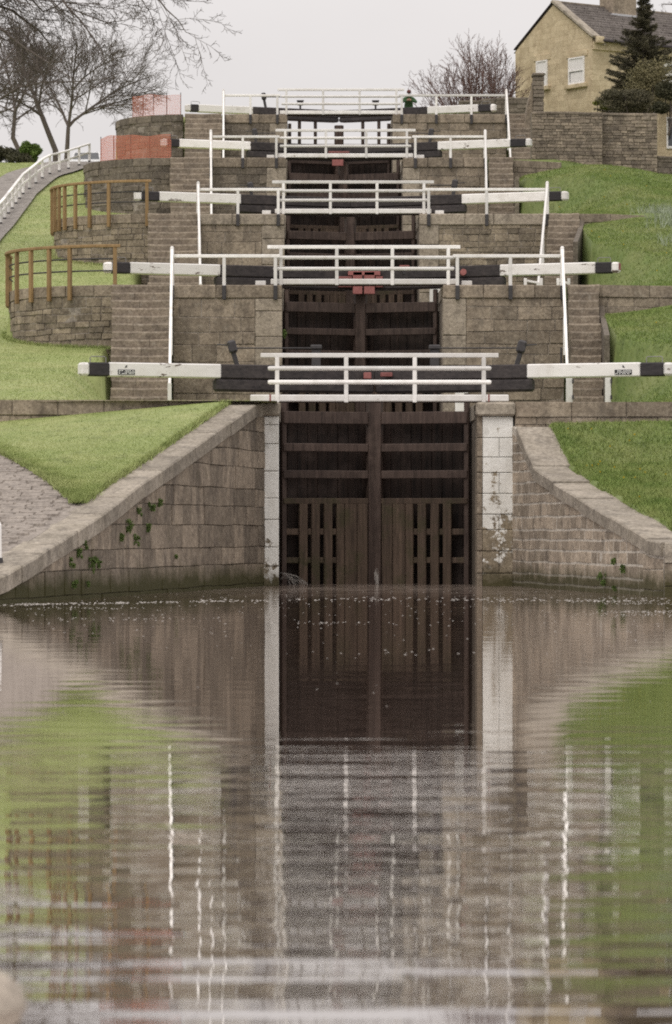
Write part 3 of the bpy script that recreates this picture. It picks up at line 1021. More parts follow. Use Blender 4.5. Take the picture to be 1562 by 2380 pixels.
ENDL = [None, -3.30, -3.10, -3.12, -2.98]
ENDR = [None, 7.12, 7.95, 6.98, 8.50]
for i in range(1, 5):
    F, z1, z0 = F_[i], ZP[i], ZP[i - 1]
    for s, nm in ((-1, 'left'), (1, 'right')):
        xe = ENDL[i] if s < 0 else ENDR[i]
        xi = XL if s < 0 else XR
        xq = xi + s * (0.72 if s < 0 else 0.62)          # ashlar quoin at the chamber
        t = thing('lock_wall', f'front stone lock wall {nm} of the {ORD[i]} gates, with big corner quoins', 'wall',
                  ((xe + xi) / 2, F, z0))
        lo, hi = min(xe, xi), max(xe, xi)
        mk('mortar_core', box(lo + 0.01, hi - 0.02, F + 0.015, F + 0.95, z0 - 1.2, z1 - 0.02, 0.004), M['mortar'], t)
        p = Path2([(min(xe, xq), F), (max(xe, xq), F)], 1)
        if i == 2 and s > 0:
            crs = lines_between(z0 - 0.2, z1 - 0.36, 0.20, 0.15); bl = (0.28, 0.6); mt = M['stone_rubble']
        elif i >= 3:
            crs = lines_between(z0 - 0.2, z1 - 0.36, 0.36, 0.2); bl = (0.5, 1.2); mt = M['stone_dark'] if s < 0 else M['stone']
        else:
            crs = lines_between(z0 - 0.2, z1 - 0.36, 0.40 if s < 0 else 0.33, 0.2); bl = (0.45, 1.15); mt = M['stone']
        block_wall(t, p, z0 - 0.3, z1 - 0.36, crs, bl, mt, prot=0.018, gap=0.018)
        a, b = min(xq, xi), max(xq, xi)
        z = z0 - 0.6
        while z < z1 - 0.4:
            h = min(rnd.uniform(0.55, 0.95), z1 - 0.365 - z)
            if z1 - 0.365 - z - h < 0.3: h = z1 - 0.365 - z
            y0 = F - 0.015 + rnd.uniform(-.01, .01)
            mk('quoin_block', hexa([(a + .006, y0, z + .006), (b, y0, z + .006), (b, y0, z + h - .006), (a + .006, y0, z + h - .006)],
                                   [(a + .006, F + .85, z + .006), (b, F + .85, z + .006), (b, F + .85, z + h - .006), (a + .006, F + .85, z + h - .006)], 0.02, 0.008),
               M['stone_ashlar'], t)
            z += h
        if s > 0:
            mk('painted_patch', box(4.21, 4.56, F - .05, F - .03, z0 - .05, z0 + 1.25, .005), M['paint_white'], t)
        x = lo
        while x < hi - 0.02:
            L = rnd.uniform(0.9, 1.5)
            x2 = hi if hi - x - L < 0.5 else x + L
            mk('coping_stone', box(x + .005, x2 - .005, F - 0.05 + rnd.uniform(-.012, .012), F + 0.9, z1 - 0.355, z1 + rnd.uniform(-.008, .004), 0.025),
               M['stone'] if i != 2 else M['stone_ashlar'], t)
            x = x2


def steps(i, xt, xb, n, label, run=5.0):
    """flight up to platform i; xt, xb: (left,right) at top and bottom"""
    F, z1, z0 = F_[i], ZP[i], ZP[i - 1]
    r, td = (z1 - z0) / n, run / n
    t = thing('stone_steps', label, 'steps', ((xt[0] + xt[1]) / 2, F - run, z0))
    for k in range(n):
        f = (k + 1) / n
        yf = F - run + k * td
        a = xb[0] + (xt[0] - xb[0]) * f + rnd.uniform(-.025, .025)
        b = xb[1] + (xt[1] - xb[1]) * f + rnd.uniform(-.025, .025)
        zt, zb = z0 + (k + 1) * r, z0 + k * r - 0.02
        cut = [a, b] if b - a < 1.0 or rnd.random() < 0.35 else [a, a + (b - a) * rnd.uniform(0.3, 0.7), b]
        ph = rnd.uniform(0, 6)
        for xa, xb_ in zip(cut, cut[1:]):
            m_ = 5
            V, FF = [], []
            for j in range(m_ + 1):
                x = xa + .004 + (xb_ - xa - .008) * j / m_
                g = (x - a) / (b - a)
                sag = 0.013 * (1 - (2 * g - 1) ** 2) + 0.004 * math.sin(9 * g + ph)
                for (y, z) in ((yf, zb), (yf - .006, zt - 0.048 - sag), (yf + 0.032, zt - sag), (yf + td + 0.25, zt - sag * .5), (yf + td + 0.25, zb)):
                    V.append((x, y, z))
            for j in range(m_):
                for q in range(5):
                    q2 = (q + 1) % 5
                    FF.append([j * 5 + q, (j + 1) * 5 + q, (j + 1) * 5 + q2, j * 5 + q2])
            FF.append([0, 1, 2, 3, 4]); FF.append([m_ * 5 + q for q in range(5)][::-1])
            mk('step_stone', fix(V, FF), M['stone_step'], t)
    # solid under the flight
    mk('step_base', fix([(xb[0] + .03, F - run + .1, z0 - .6), (xb[1] - .03, F - run + .1, z0 - .6), (xt[1] - .03, F + .4, z0 - .6), (xt[0] + .03, F + .4, z0 - .6),
                         (xb[0] + .03, F - run + .1, z0 - .02), (xb[1] - .03, F - run + .1, z0 - .02), (xt[1] - .03, F + .4, z1 - .3), (xt[0] + .03, F + .4, z1 - .3)],
                        [[0, 1, 2, 3], [4, 5, 6, 7], [0, 1, 5, 4], [1, 2, 6, 5], [2, 3, 7, 6], [3, 0, 4, 7]]), M['stone_dark'], t)
    if xt[0] > 0:
        V, FF = [], []
        m_ = 12
        for j in range(m_ + 1):
            y = F - run + .1 + (run - .15) * j / m_
            f = max(0, (y - F + run) / run)
            x = xb[1] + (xt[1] - xb[1]) * f + .03
            zt = max(float(gnd_right(max(x, BR[i - 1]) + .2, y)), z0 + .05) - .02
            for xx, zz in ((x, z0 - .4), (x, zt), (x + .14, zt), (x + .14, z0 - .4)): V.append((xx, y, zz))
        for j in range(m_):
            for q in range(4):
                q2 = (q + 1) % 4
                FF.append([j * 4 + q, (j + 1) * 4 + q, (j + 1) * 4 + q2, j * 4 + q2])
        FF.append([0, 1, 2, 3]); FF.append([m_ * 4 + q for q in range(4)][::-1])
        mk('flank_wall', fix(V, FF), M['stone_dark'], t)


steps(1, (-4.92, -3.36), (-4.70, -3.24), 17, 'broad stone steps on the left between the bottom and second gates')
steps(1, (7.21, 8.02), (6.96, 7.74), 17, 'narrow worn stone steps on the right between the bottom and second gates')
steps(2, (-4.71, -3.14), (-4.50, -2.96), 16, 'broad stone steps on the left between the second and third gates')
steps(2, (7.98, 8.94), (7.46, 8.36), 16, 'narrow stone steps on the right between the second and third gates')
steps(3, (-4.64, -3.18), (-4.45, -3.05), 16, 'broad stone steps on the left between the third and fourth gates')
steps(3, (7.02, 7.92), (6.82, 7.68), 16, 'narrow stone steps on the right between the third and fourth gates')
steps(4, (-4.52, -3.04), (-4.4, -2.95), 14, 'dark stone steps on the left between the fourth and top gates')
steps(4, (8.55, 9.47), (8.5, 9.38), 14, 'stone steps on the right between the fourth and top gates, beside the yard wall')

CPATH = {}
for i in range(1, 5):
    pts = []
    for k in range(19):
        a = math.pi / 2 * k / 18
        pts.append((-4.62 - CA[i] * math.sin(a), F_[i] + CURVE_B * (1 - math.cos(a))))
    pts += [(-4.62 - CA[i], F_[i] + CURVE_B + q) for q in (1.5, 3.0, 5.0)]
    p = Path2(pts, -1)
    if p.nrm(0.5).y > 0: p.side = 1
    CPATH[i] = p
    t = thing('curved_wall', f'curved rubble stone retaining wall on the left, bulging out beside the {ORD[i]} gates', 'wall', (-6.3, F_[i] + 0.5, ZP[i - 1] + 1))
    zb = ZP[i] - 2.6
    wall_core(t, p, zb, ZP[i] - 0.02, M['mortar'], thick=0.35, n=50)
    if i <= 2:
        crs, bl = lines_between(zb, ZP[i] - 0.3, 0.185, 0.22), (0.25, 0.62)
    else:
        crs, bl = lines_between(zb, ZP[i] - 0.3, 0.22, 0.22), (0.35, 0.75)
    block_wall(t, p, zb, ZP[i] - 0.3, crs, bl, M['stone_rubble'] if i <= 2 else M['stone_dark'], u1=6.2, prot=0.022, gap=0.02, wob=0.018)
    u = 0.0
    while u < 8:
        b = min(u + rnd.uniform(0.5, 0.9), 8.05)
        A, B, na, nb = p(u + .006), p(b - .006), p.nrm(u), p.nrm(b)
        pr = 0.02 + rnd.uniform(-.015, .015)
        q = lambda P, n, d, z: P + n * d + Vector((0, 0, z))
        z_, c_ = ZP[i], 0.29
        mk('coping_stone', hexa([q(A, na, pr, z_ - c_), q(B, nb, pr, z_ - c_), q(B, nb, pr, z_), q(A, na, pr, z_)],
                                [q(A, na, -.4, z_ - c_), q(B, nb, -.4, z_ - c_), q(B, nb, -.4, z_), q(A, na, -.4, z_)], 0.02, 0.008),
           M['stone'] if i <= 2 else M['stone_dark'], t)
        u = b

# ------------------------------------------------------------------ gates with balance beams
GSH = [0.0, -0.18, -0.22, -0.2, -0.12]
BEAMZ = [0.60, 0.36, 0.48, 0.48, 0.22]                 # underside of beam above platform
TIPL = [-4.75, -5.17, -5.18, -5.0, -4.55]
TIPR = [8.22, 8.66, 8.66, 8.65, 8.12]
WHL = [(-4.14, -1.72), (-4.52, -2.12), (-4.44, -1.85), (-4.38, -1.76), (-4.05, -1.85)]   # white stretch of each left beam
WHR = [(5.13, 7.55), (5.55, 8.06), (5.36, 8.0), (5.28, 7.92), (5.40, 7.45)]


def gate_leaf(i, s):
    F, zp = F_[i], ZP[i]
    heel = Vector(((XL + 0.03) if s < 0 else (XR - 0.03), F + 2.6, 0))
    mit = Vector((XC - s * -0.004, F + 3.4, 0))
    d = mit - heel; L = d.length; d.normalize()
    n = Vector((d.y, -d.x, 0))
    if n.y > 0: n = -n
    sd = 'left' if s < 0 else 'right'
    t = thing('lock_gate_leaf', f'{sd} leaf of the {ORD[i]} dark wooden lock gates with black and white balance beam', 'lock gate',
              (heel.x, heel.y, zp - 4), 'lock gate leaves with balance beams')
    off = zp - 3.96 + GSH[i]

    def pb(name, u0, u1, n0, n1, z0, z1, mat, par=t, c=0.012, absz=False):
        o_ = 0 if absz else off
        ctr = heel + d * ((u0 + u1) / 2) + n * ((n0 + n1) / 2) + Vector((0, 0, (z0 + z1) / 2 + o_))
        return mk(name, cbox(ctr, d, n, Z_, abs(u1 - u0) / 2, abs(n1 - n0) / 2, abs(z1 - z0) / 2, c), mat, par)

    zb = -0.7
    ztop = (BEAMZ[i] + 3.96 - GSH[i]) - 0.0
    opened = (i == 4)
    pb('heel_post', 0.0, 0.11, -0.02, 0.10, zb, ztop - 0.31, M['gate_wood'])
    mp = pb('mitre_post', L - 0.20, L - 0.004, -0.02, 0.18, zb, ztop - 0.31, M['gate_wood'])
    rails = [(3.58, 3.85), (2.96, 3.14), (2.36, 2.54), (1.79, 1.92)]
    if opened:
        rails = [(4.10, 4.32)] + rails[1:]
    for a, b in rails:
        pb('rail', 0.02, L - 0.2, -0.02, 0.14, a, b, M['gate_wood'] if a > 2 else M['gate_slat'])
    # close boarding behind the rails
    nb = 9
    for k in range(nb):
        u0, u1 = 0.02 + (L - 0.06) * k / nb, 0.02 + (L - 0.06) * (k + 1) / nb
        top = 3.0 if opened else (3.62 if i in (0, 1) else 3.62)
        pb('plank', u0 + .002, u1 - .002, -0.36, -0.28 + rnd.uniform(-.015, .015), zb, top, M['gate_plank'], c=0.008)
    if opened:
        for u in (0.42, L * 0.5):
            pb('upright', u, u + 0.12, 0.0, 0.1, 3.0, 4.10, M['gate_wood'])
    # lower framing: slats towards the heel, solid boards towards the mitre
    for u in (0.175, 0.305, 0.440):
        pb('slat', L * u, L * (u + 0.088), 0.06, 0.145, zb, 1.80, M['gate_slat'])
    for u0, u1 in ((0.575, 0.655), (0.66, 0.79), (0.795, 0.905)):
        pb('board', L * u0, L * u1, 0.05, 0.14, zb, 1.80, M['gate_slat'])
    for a, b in ((1.10, 1.24), (0.47, 0.60), (-0.12, 0.0)):
        pb('rail', 0.05, L * 0.58, -0.10, 0.085, a, b, M['gate_slat'])
    # balance beam
    xt = TIPL[i] if s < 0 else TIPR[i]
    ut = (xt - heel.x) / d.x
    wa, wb = WHL[i] if s < 0 else WHR[i]
    uw0, uw1 = sorted(((wa - heel.x) / d.x, (wb - heel.x) / d.x))
    z0, z1 = zp + BEAMZ[i], zp + BEAMZ[i] + 0.31
    zlow = max(zp + 0.04, z0 - 0.29)
    ue = L - 0.05
    bm = pb('balance_beam', uw1, ue, -0.13, 0.17, z0, z1, M['beam_black'], absz=True, c=0.02)
    pb('lower_timber', uw1 - 0.12, ue, -0.11, 0.165, zlow, z0 - 0.004, M['beam_black'], bm, absz=True, c=0.05)
    pb('white_section', uw0, uw1 - .002, -0.13, 0.172, z0 + .002, z1 + .002, M['beam_white'], bm, absz=True, c=0.025)
    ub = ut + 0.2
    pb('dark_band', ub, uw0 - .002, -0.125, 0.168, z0 + .006, z1 - .004, M['band_black'], bm, absz=True, c=0.025)
    ec = pb('end_cap', ut, ub - .002, -0.13, 0.172, z0 + .012, z1 - .010, M['beam_white'], bm, absz=True, c=0.05)
    if i == 1 and s > 0:
        ctr = heel + d * (ut - 0.004) + n * 0.03 + Vector((0, 0, (z0 + z1) / 2 + 0.03))
        mk('end_grain', cbox(ctr, d, n, Z_, 0.012, 0.09, 0.09, 0.01), M['red'], bm)
    # grab hoop near the beam end
    g0 = heel + d * (ub + 0.06) + n * -0.02 + Vector((0, 0, z1 - .02))
    g1 = heel + d * (ub + 0.42) + n * -0.02 + Vector((0, 0, z1 - .02))
    h = Vector((0, 0, 0.15))
    mk('grab_hoop', tube([g0, g0 + h * .85, g0 + h + d * .03, g1 + h - d * .03, g1 + h * .85, g1], 0.011, 5), M['galv'], bm)
    if i == 0:
        um = uw0 + 0.18
        sp = pb('sign_plate', um, um + 0.39, 0.174, 0.182, z0 + 0.045, z0 + 0.155, M['sign_black'], bm, absz=True, c=0.002)
        vf = []
        for r_ in range(3):
            u = um + 0.02
            while u < um + 0.36:
                wd = rnd.uniform(0.016, 0.03)
                if rnd.random() > 0.2:
                    ctr = heel + d * (u + wd / 2) + n * 0.185 + Vector((0, 0, z0 + 0.068 + 0.032 * r_))
                    vf.append(cbox(ctr, d, n, Z_, wd / 2, 0.002, 0.0085, 0.001))
                u += wd + 0.009
        mk('sign_plate', join(*vf), M['sign_white'], bm).name = 'lettering'
        c0 = heel + d * (um + 0.19) + n * 0.178 + Vector((0, 0, z0 + 0.215))
        mk('pictogram', join(cbox(c0, d, n, Z_, 0.022, 0.003, 0.012, .001), cbox(c0 + Vector((0, 0, .024)) + d * .012, d, n, Z_, 0.012, 0.003, 0.012, .001),
                             bar(c0 + d * -.03 + Vector((0, 0, -.02)), c0 + d * .0 + Vector((0, 0, .02)), .006, .008)), M['sign_black'], bm)
    return t, heel, d, n, L, off


LEAF = {}
for i in range(5):
    for s in (-1, 1):
        LEAF[(i, s)] = gate_leaf(i, s)

# red steel fittings over the mitre
def red_fitting(i, parts, label):
    Yg = F_[i] + 3.0
    t = thing('mitre_clamp', label, 'fitting', (XC, Yg, ZP[i] - 0.3))
    for nm, (x0, x1, y0, y1) in parts:
        a, b = at(x0, y0, Yg), at(x1, y1, Yg)
        mk(nm, box(a[0], b[0], Yg - 0.12, Yg + 0.06, b[2], a[2], 0.012), M['red'], t)
    return t


red_fitting(1, [('upright', (820, 842, 632, 684)), ('upright', (846, 871, 632, 684)), ('cross_bar', (786, 818, 643, 668)), ('cross_bar', (873, 890, 643, 668)), ('plate', (809, 884, 631, 641))],
            'big red steel T-shaped clamp on the mitre posts of the second gates')
red_fitting(3, [('upright', (772, 798, 358, 386)), ('cross_bar', (763, 812, 352, 357))], 'small red steel clamp on the mitre posts of the fourth gates')
red_fitting(0, [('block', (845, 863, 866, 881)), ('cross_bar', (884, 912, 866, 876))], 'red steel blocks behind the bottom footbridge rails')

# rust coloured disc on the second right beam
a = at(1077, 632, F_[1] + 1.75)
t = thing('red_disc', 'small round red plate on the black part of the second right balance beam', 'plate', a)
mk('disc', tube([(a[0], a[1] - 0.02, a[2]), (a[0], a[1] + 0.35, a[2])], 0.085, 14), M['red'], t)

# ------------------------------------------------------------------ footbridges
def footbridge(i):
    F, z = F_[i], ZP[i] + 0.02
    xc = 1.785
    y = F + 0.14
    lab = {0: 'white railed footbridge over the bottom gates, its ends resting on the painted jambs', 1: 'white railed footbridge over the second gates, in front of the big red clamp',
           2: 'white railed footbridge over the third gates', 3: 'white railed footbridge over the fourth gates', 4: 'white railed footbridge over the top gates, against the sky'}[i]
    t = thing('footbridge', lab, 'footbridge', (xc, F + 0.4, z), 'white footbridges over the gates')
    W = M['paint_white']
    bt = 2.79 if i == 0 else 2.48
    mk('top_rail', box(xc - 2.57, xc + 2.57, y - .06, y + .05, z + .95, z + 1.045, .012), W, t)
    for zz in (0.418, 0.715):
        mk('middle_rail', tube([(xc - 2.41, y - .045, z + zz), (xc - 2.37, y - .045, z + zz), (xc + 2.37, y - .045, z + zz), (xc + 2.41, y - .045, z + zz)], [.035, .05, .05, .035], 10), W, t)
    for x in (-2.21, -0.72, 0.76, 2.25):
        mk('post', box(xc + x - .045, xc + x + .045, y - .075, y + .03, z - .02, z + .95, .01), W, t)
    mk('edge_beam', box(xc - bt, xc + bt, y - .05, y + .06, z, z + .15, .02), W, t)
    nd = 34
    for k in range(nd):
        x0 = xc - 2.5 + 5.0 * k / nd
        mk('deck_board', box(x0 + .004, x0 + 5.0 / nd - .004, y + .07, y + .68, z + .095, z + .145, .006), M['gate_slat'], t)
    mk('bearer', box(xc - 2.5, xc + 2.5, y + .08, y + .2, z + .0, z + .09, .01), M['gate_wood'], t)
    mk('bearer', box(xc - 2.5, xc + 2.5, y + .55, y + .67, z + .0, z + .09, .01), M['gate_wood'], t)
    if i == 0:
        for x in (-2.36, 2.36):
            mk('red_strap', box(xc + x - .018, xc + x + .018, y - .055, y + .065, z - .004, z + .156, .003), M['red'], t)
    if i in (1, 2, 3):
        for x in (-2.75, 2.75):
            mk('end_block', box(xc + x - .14, xc + x + .14, y + .1, y + .3, z - .015, z + .11, .012), W, t)


for i in range(5):
    footbridge(i)

# ------------------------------------------------------------------ white handrails with stair rails
RL = [None, (-0.57, -1.935, -3.32), (-0.59, -1.87, -3.13), (-0.75, -1.98, -3.15), (-0.79, -1.88, -2.97)]
RR = [None, (4.27, 5.68, 7.06), (4.18, 6.02, 7.94), (4.34, 5.63, 6.90), (4.25, 5.65, 7.07, 8.49)]
SB = [None, (-3.22, 6.86), (-2.93, 7.34), (-3.02, 6.72), (-2.88, 8.38)]          # x at the foot of the stair rail
for i in range(1, 5):
    F, z = F_[i], ZP[i]
    for s, xs in ((-1, RL[i]), (1, RR[i])):
        nm = 'left' if s < 0 else 'right'
        t = thing('handrail', f'white handrail {nm} of the {ORD[i]} gates, running down beside the steps', 'handrail', (xs[1], F, z), 'white handrails beside the gates')
        W = M['paint_white']
        y = F - 0.03
        for x in xs[:-1]:
            mk('post', box(x - .045, x + .045, y - .045, y + .045, z - .30, z + .77, .01), W, t)
        xe = xs[-1]
        lean = 0.0
        mk('end_post', tube([(xe, y, z - .35), (xe, y, z + .98), (xe, y, z + 1.03)], [.058, .055, .03], 8), W, t)
        mk('top_rail', box(min(xs[0], xe) - (.12 if s > 0 else 0), max(xs[0], xe) + (.12 if s < 0 else 0), y - .05, y + .05, z + .72, z + .81, .012), W, t)
        for x in xs:
            mk('bracket', box(x - .055, x + .055, F - .16, F - .052, z - .40, z - .02, .012), M['iron'], t)
        # sloping rail down the steps
        xb = SB[i][0 if s < 0 else 1]
        yb, zb = F - 4.9, ZP[i - 1]
        mk('stair_rail', bar((xe, y - .06, z + .92), (xb, yb, zb + .92), .075, .09, .015), W, t)
        mk('end_post', box(xb - .05, xb + .05, yb - .05, yb + .05, zb - .2, zb + .98, .012), W, t)
        mk('end_post', box((xe + xb) / 2 - .045, (xe + xb) / 2 + .045, F - 2.5, F - 2.41, (z + zb) / 2 - .1, (z + zb) / 2 + .9, .012), W, t)
        if i == 1 and s > 0:
            mk('iron_strap', box(xb - .1, xb - .055, F - 3.6, F - 3.5, zb + 1.5, zb + 1.95, .01), M['iron'], t)

# white gate posts at the foot of the right steps
for px, lab in ((1324, 'short white post with hinges at the foot of the right steps, nearer the gates'), (1413, 'short white post with hinges at the foot of the right steps, on the grass side')):
    a = at(px, 930, 86.0)
    t = thing('white_post', lab, 'post', (a[0], 86.0, ZP[0]))
    mk('post', box(a[0] - .065, a[0] + .065, 85.93, 86.06, ZP[0] - .3, ZP[0] + .80, .012), M['paint_white'], t)
    for zz in (0.25, 0.62):
        mk('hinge', tube([(a[0] + .07, 85.9, ZP[0] + zz), (a[0] + .07, 85.9, ZP[0] + zz + .1)], .022, 6), M['iron'], t)

t = thing('mooring_post', 'white post with dark foot on the left coping, cut by the left picture edge', 'post', (-4.93, 61.6, .66))
mk('shaft', tube([(-4.93, 61.6, .70), (-4.93, 61.6, 1.28), (-4.93, 61.6, 1.33)], [.07, .065, .04], 12), M['paint_white'], t)
mk('foot', tube([(-4.93, 61.6, .60), (-4.93, 61.6, .74)], [.10, .085], 12), M['iron'], t)

# small white foot rails by the second right beam
for x0, x1, lab in ((1221, 1258, 'small white wooden foot rail under the second right balance beam, between handrail posts'),
                    (1297, 1322, 'small white wooden foot rail under the second right balance beam, beside the end post')):
    Yt = F_[1] + 1.2
    a, b = at(x0, 664, Yt), at(x1, 664, Yt)
    zf = ZP[1]
    t = thing('foot_rail', lab, 'foot rail', (a[0], Yt, zf))
    for x in (a[0], b[0]):
        mk('leg', box(x - .04, x + .04, Yt - .04, Yt + .04, zf - .05, zf + .26, .008), M['paint_white'], t)
    mk('rail', bar((a[0], Yt, zf + .2), (b[0], Yt, zf + .12), .05, .06, .008), M['paint_white'], t)

# ------------------------------------------------------------------ paddle gear
def paddle(px, py_top, Y, zb, lean, rod_to, label, hgt=None):
    a = Vector(at(px, py_top, Y))
    base = Vector((a.x - lean, Y, zb))
    t = thing('paddle_gear', label, 'paddle gear', base, 'paddle gears on the lockside')
    mk('post', bar(base, a + Vector((0, 0, -.05)), .11, .10, .02, up=Y_), M['iron'], t)
    ld = (a - base).normalized()
    bx = mk('gear_box', cbox(a, ld.cross(Y_).normalized(), Y_, ld, .10, .10, .15, .05), M['iron'], t)
    mk('gear_wheel', tube([a + Vector((0, -.13, -.02)), a + Vector((0, -.10, -.02))], .085, 12), M['iron'], t)
    s = 1 if rod_to < px else -1
    mk('spindle', tube([a + Vector((s * .08, 0, .03)), a + Vector((s * .34, 0, .05))], .016, 6), M['iron'], t)
    b = Vector(at(rod_to, py_top, Y)); b.z = a.z - .03
    mk('rod', tube([a + Vector((-s * .05, 0, -.03)), b], .016, 6), M['iron'], t)


paddle(540, 806, F_[0] + 3.3, ZP[0] + .55, -0.22, 735, 'black iron paddle gear with long rod, left of the bottom footbridge')
paddle(1212, 806, F_[0] + 3.3, ZP[0] + .55, 0.22, 1020, 'black iron paddle gear with long rod, right of the bottom footbridge')
paddle(582, 434, F_[2] + 3.3, ZP[2] + .55, -0.1, 650, 'black iron paddle gear left of the third footbridge')
paddle(1057, 428, F_[2] + 3.3, ZP[2] + .55, 0.12, 1000, 'black iron paddle gear right of the third footbridge')
paddle(592, 308, F_[3] + 3.3, ZP[3] + .55, -0.1, 640, 'black iron paddle gear left of the fourth footbridge')
paddle(1002, 308, F_[3] + 3.3, ZP[3] + .55, 0.1, 950, 'black iron paddle gear right of the fourth footbridge')
paddle(613, 224, F_[4] + 3.3, ZP[4] + .55, -0.1, 690, 'black iron paddle gear against the sky left of the top footbridge')
for px, lab in ((698, 'small black gear box behind the top footbridge, left half'), (873, 'small black gear box behind the top footbridge, right half')):
    a = at(px, 238, F_[4] + 3)
    t = thing('gear_box', lab, 'gear box', (a[0], a[1], ZP[4] + .2), 'gear boxes on the top gates')
    mk('post', box(a[0] - .04, a[0] + .04, a[1] - .04, a[1] + .04, ZP[4] + .3, a[2], .01), M['iron'], t)
    mk('box', box(a[0] - .13, a[0] + .13, a[1] - .1, a[1] + .1, a[2] - .12, a[2] + .05, .02), M['iron'], t)
    mk('lid', box(a[0] - .15, a[0] + .15, a[1] - .12, a[1] + .12, a[2] + .055, a[2] + .08, .008), M['iron'], t)
for px, lab in ((735, 'black gear box above the bottom gates, left half'), (1010, 'black gear box above the bottom gates, right half')):
    a = at(px, 812, F_[0] + 2.9)
    t = thing('gear_box', lab, 'gear box', (a[0], a[1], ZP[0] + .8), 'gear boxes on the bottom gates')
    mk('post', box(a[0] - .1, a[0] + .1, a[1] - .05, a[1] + .05, ZP[0] + .9, a[2], .01), M['iron'], t)
    mk('box', box(a[0] - .13, a[0] + .13, a[1] - .1, a[1] + .1, a[2], a[2] + .1, .02), M['iron'], t)
a = at(940, 621, F_[1] + 2.8)
t = thing('gate_fitting', 'small red topped iron fitting on the right leaf of the second gates', 'fitting', (a[0], a[1], ZP[1] + .6))
mk('cap', box(a[0] - .14, a[0] + .14, a[1] - .08, a[1] + .08, a[2] - .05, a[2] + .05, .015), M['red'], t)
mk('stem', box(a[0] - .05, a[0] + .05, a[1] - .05, a[1] + .05, a[2] - .2, a[2] - .05, .01), M['iron'], t)

# ------------------------------------------------------------------ brown fences on the curved walls
def brown_fence(i, us, label):
    p, z = CPATH[i], ZP[i]
    t = thing('wooden_fence', label, 'fence', (*p(2.5).xy, z), 'brown wooden fences on the curved walls')
    top = []
    for u in us:
        P, n = p(u), p.nrm(u)
        c = P + n * 0.085
        ax = Vector((-n.y, n.x, 0))
        mk('post', cbox(c + Vector((0, 0, z + 0.30)), ax, n, Z_, .05, .05, .70, .008), M['fence_brown'], t)
    n = 22
    for k in range(n):
        a, b = us[0] - 0.15 + (us[-1] + 0.15 - us[0] + .15) * k / n, us[0] - 0.15 + (us[-1] + 0.15 - us[0] + .15) * (k + 1) / n
    seg = [us[0] - .15] + list(us[1:])
    V, Fc = [], []
    m_ = 30
    for k in range(m_ + 1):
        u = us[0] + (us[-1] - us[0]) * k / m_
        P, nn = p(u), p.nrm(u)
        if k == 0: P = P + (p(us[0]) - p(us[0] + .1)).normalized() * 0.14
        for dd, hh in ((.15, 1.0), (.15, 1.055), (.135, 1.075), (.02, 1.075), (.005, 1.055), (.005, 1.0)):
            V.append(P + nn * dd + Vector((0, 0, z + hh)))
    for k in range(m_):
        for q in range(6):
            q2 = (q + 1) % 6
            Fc.append([k * 6 + q, k * 6 + q2, (k + 1) * 6 + q2, (k + 1) * 6 + q])
    Fc.append([0, 1, 2, 3, 4, 5]); Fc.append([m_ * 6 + q for q in range(6)][::-1])
    mk('top_rail', (V, Fc), M['fence_brown'], t)
    for hh in (0.38, 0.70):
        pts = [p(us[0] + (us[-1] - us[0]) * k / m_) + p.nrm(us[0] + (us[-1] - us[0]) * k / m_) * 0.02 + Vector((0, 0, z + hh)) for k in range(m_ + 1)]
        mk('iron_rail', tube(pts, .022, 6), M['iron'], t)


def fence_u(i, pxs, more):
    p = CPATH[i]
    out = []
    for px in pxs:
        out.append(min((abs(VX + p(u).x * FPX / p(u).y - px), u) for u in np.linspace(0, 4.6, 500))[1])
    return out + [out[-1] + q for q in more]


brown_fence(1, fence_u(1, (268, 166, 119, 78, 46, 24), (0.75, 1.5)), 'brown wooden fence with two dark rails on the curved wall beside the second gates')
brown_fence(2, fence_u(2, (342, 255, 212, 180, 156, 143, 134), (0.6, 1.2, 1.8)), 'brown wooden fence with two dark rails on the curved wall beside the third gates')

# ------------------------------------------------------------------ orange mesh barriers
def mesh_barrier(i, u0, u1, h0, h1, label, vs=0.06, hs=0.055, wd=0.0115):
    p, z = CPATH[i], ZP[i]
    t = thing('mesh_barrier', label, 'barrier', (*p((u0 + u1) / 2).xy, z), 'orange mesh barriers')
    V, F = [], []
    off = 0.06

    def P(u, h):
        sag = 0.05 * math.sin(u * 2.1 + i) + 0.03 * math.sin(u * 5.3)
        return p(u) - p.nrm(u) * (0.12 + 0.03 * math.sin(u * 4 + h * 2)) + Vector((0, 0, z + h + sag * (h - .1)))

    hh = h0
    m_ = int((u1 - u0) / 0.12)
    while hh <= h1 + 1e-6:                                   # horizontal strands
        for k in range(m_):
            a, b = u0 + (u1 - u0) * k / m_, u0 + (u1 - u0) * (k + 1) / m_
            q = len(V)
            V += [P(a, hh), P(b, hh), P(b, hh + wd * 1.7), P(a, hh + wd * 1.7)]
            F.append([q, q + 1, q + 2, q + 3])
        hh += hs
    u = u0
    while u <= u1 + 1e-6:
        q = len(V)
        V += [P(u, h0), P(u + wd, h0), P(u + wd, h1 + wd), P(u, h1 + wd)]
        F.append([q, q + 1, q + 2, q + 3])
        u += vs
    o = mk('net', (V, F), M['orange_net'], t)
    md = o.modifiers.new('thickness', 'SOLIDIFY'); md.thickness = 0.006
    n = 5
    for k in range(n):
        u = u0 + (u1 - u0) * k / (n - 1)
        q = P(u, 0)
        q = q + p.nrm(u) * -0.03
        mk('stake', tube([q + Vector((0, 0, -.25)), q + Vector((0, 0, h1 + .06))], .016, 6), M['iron'], t)


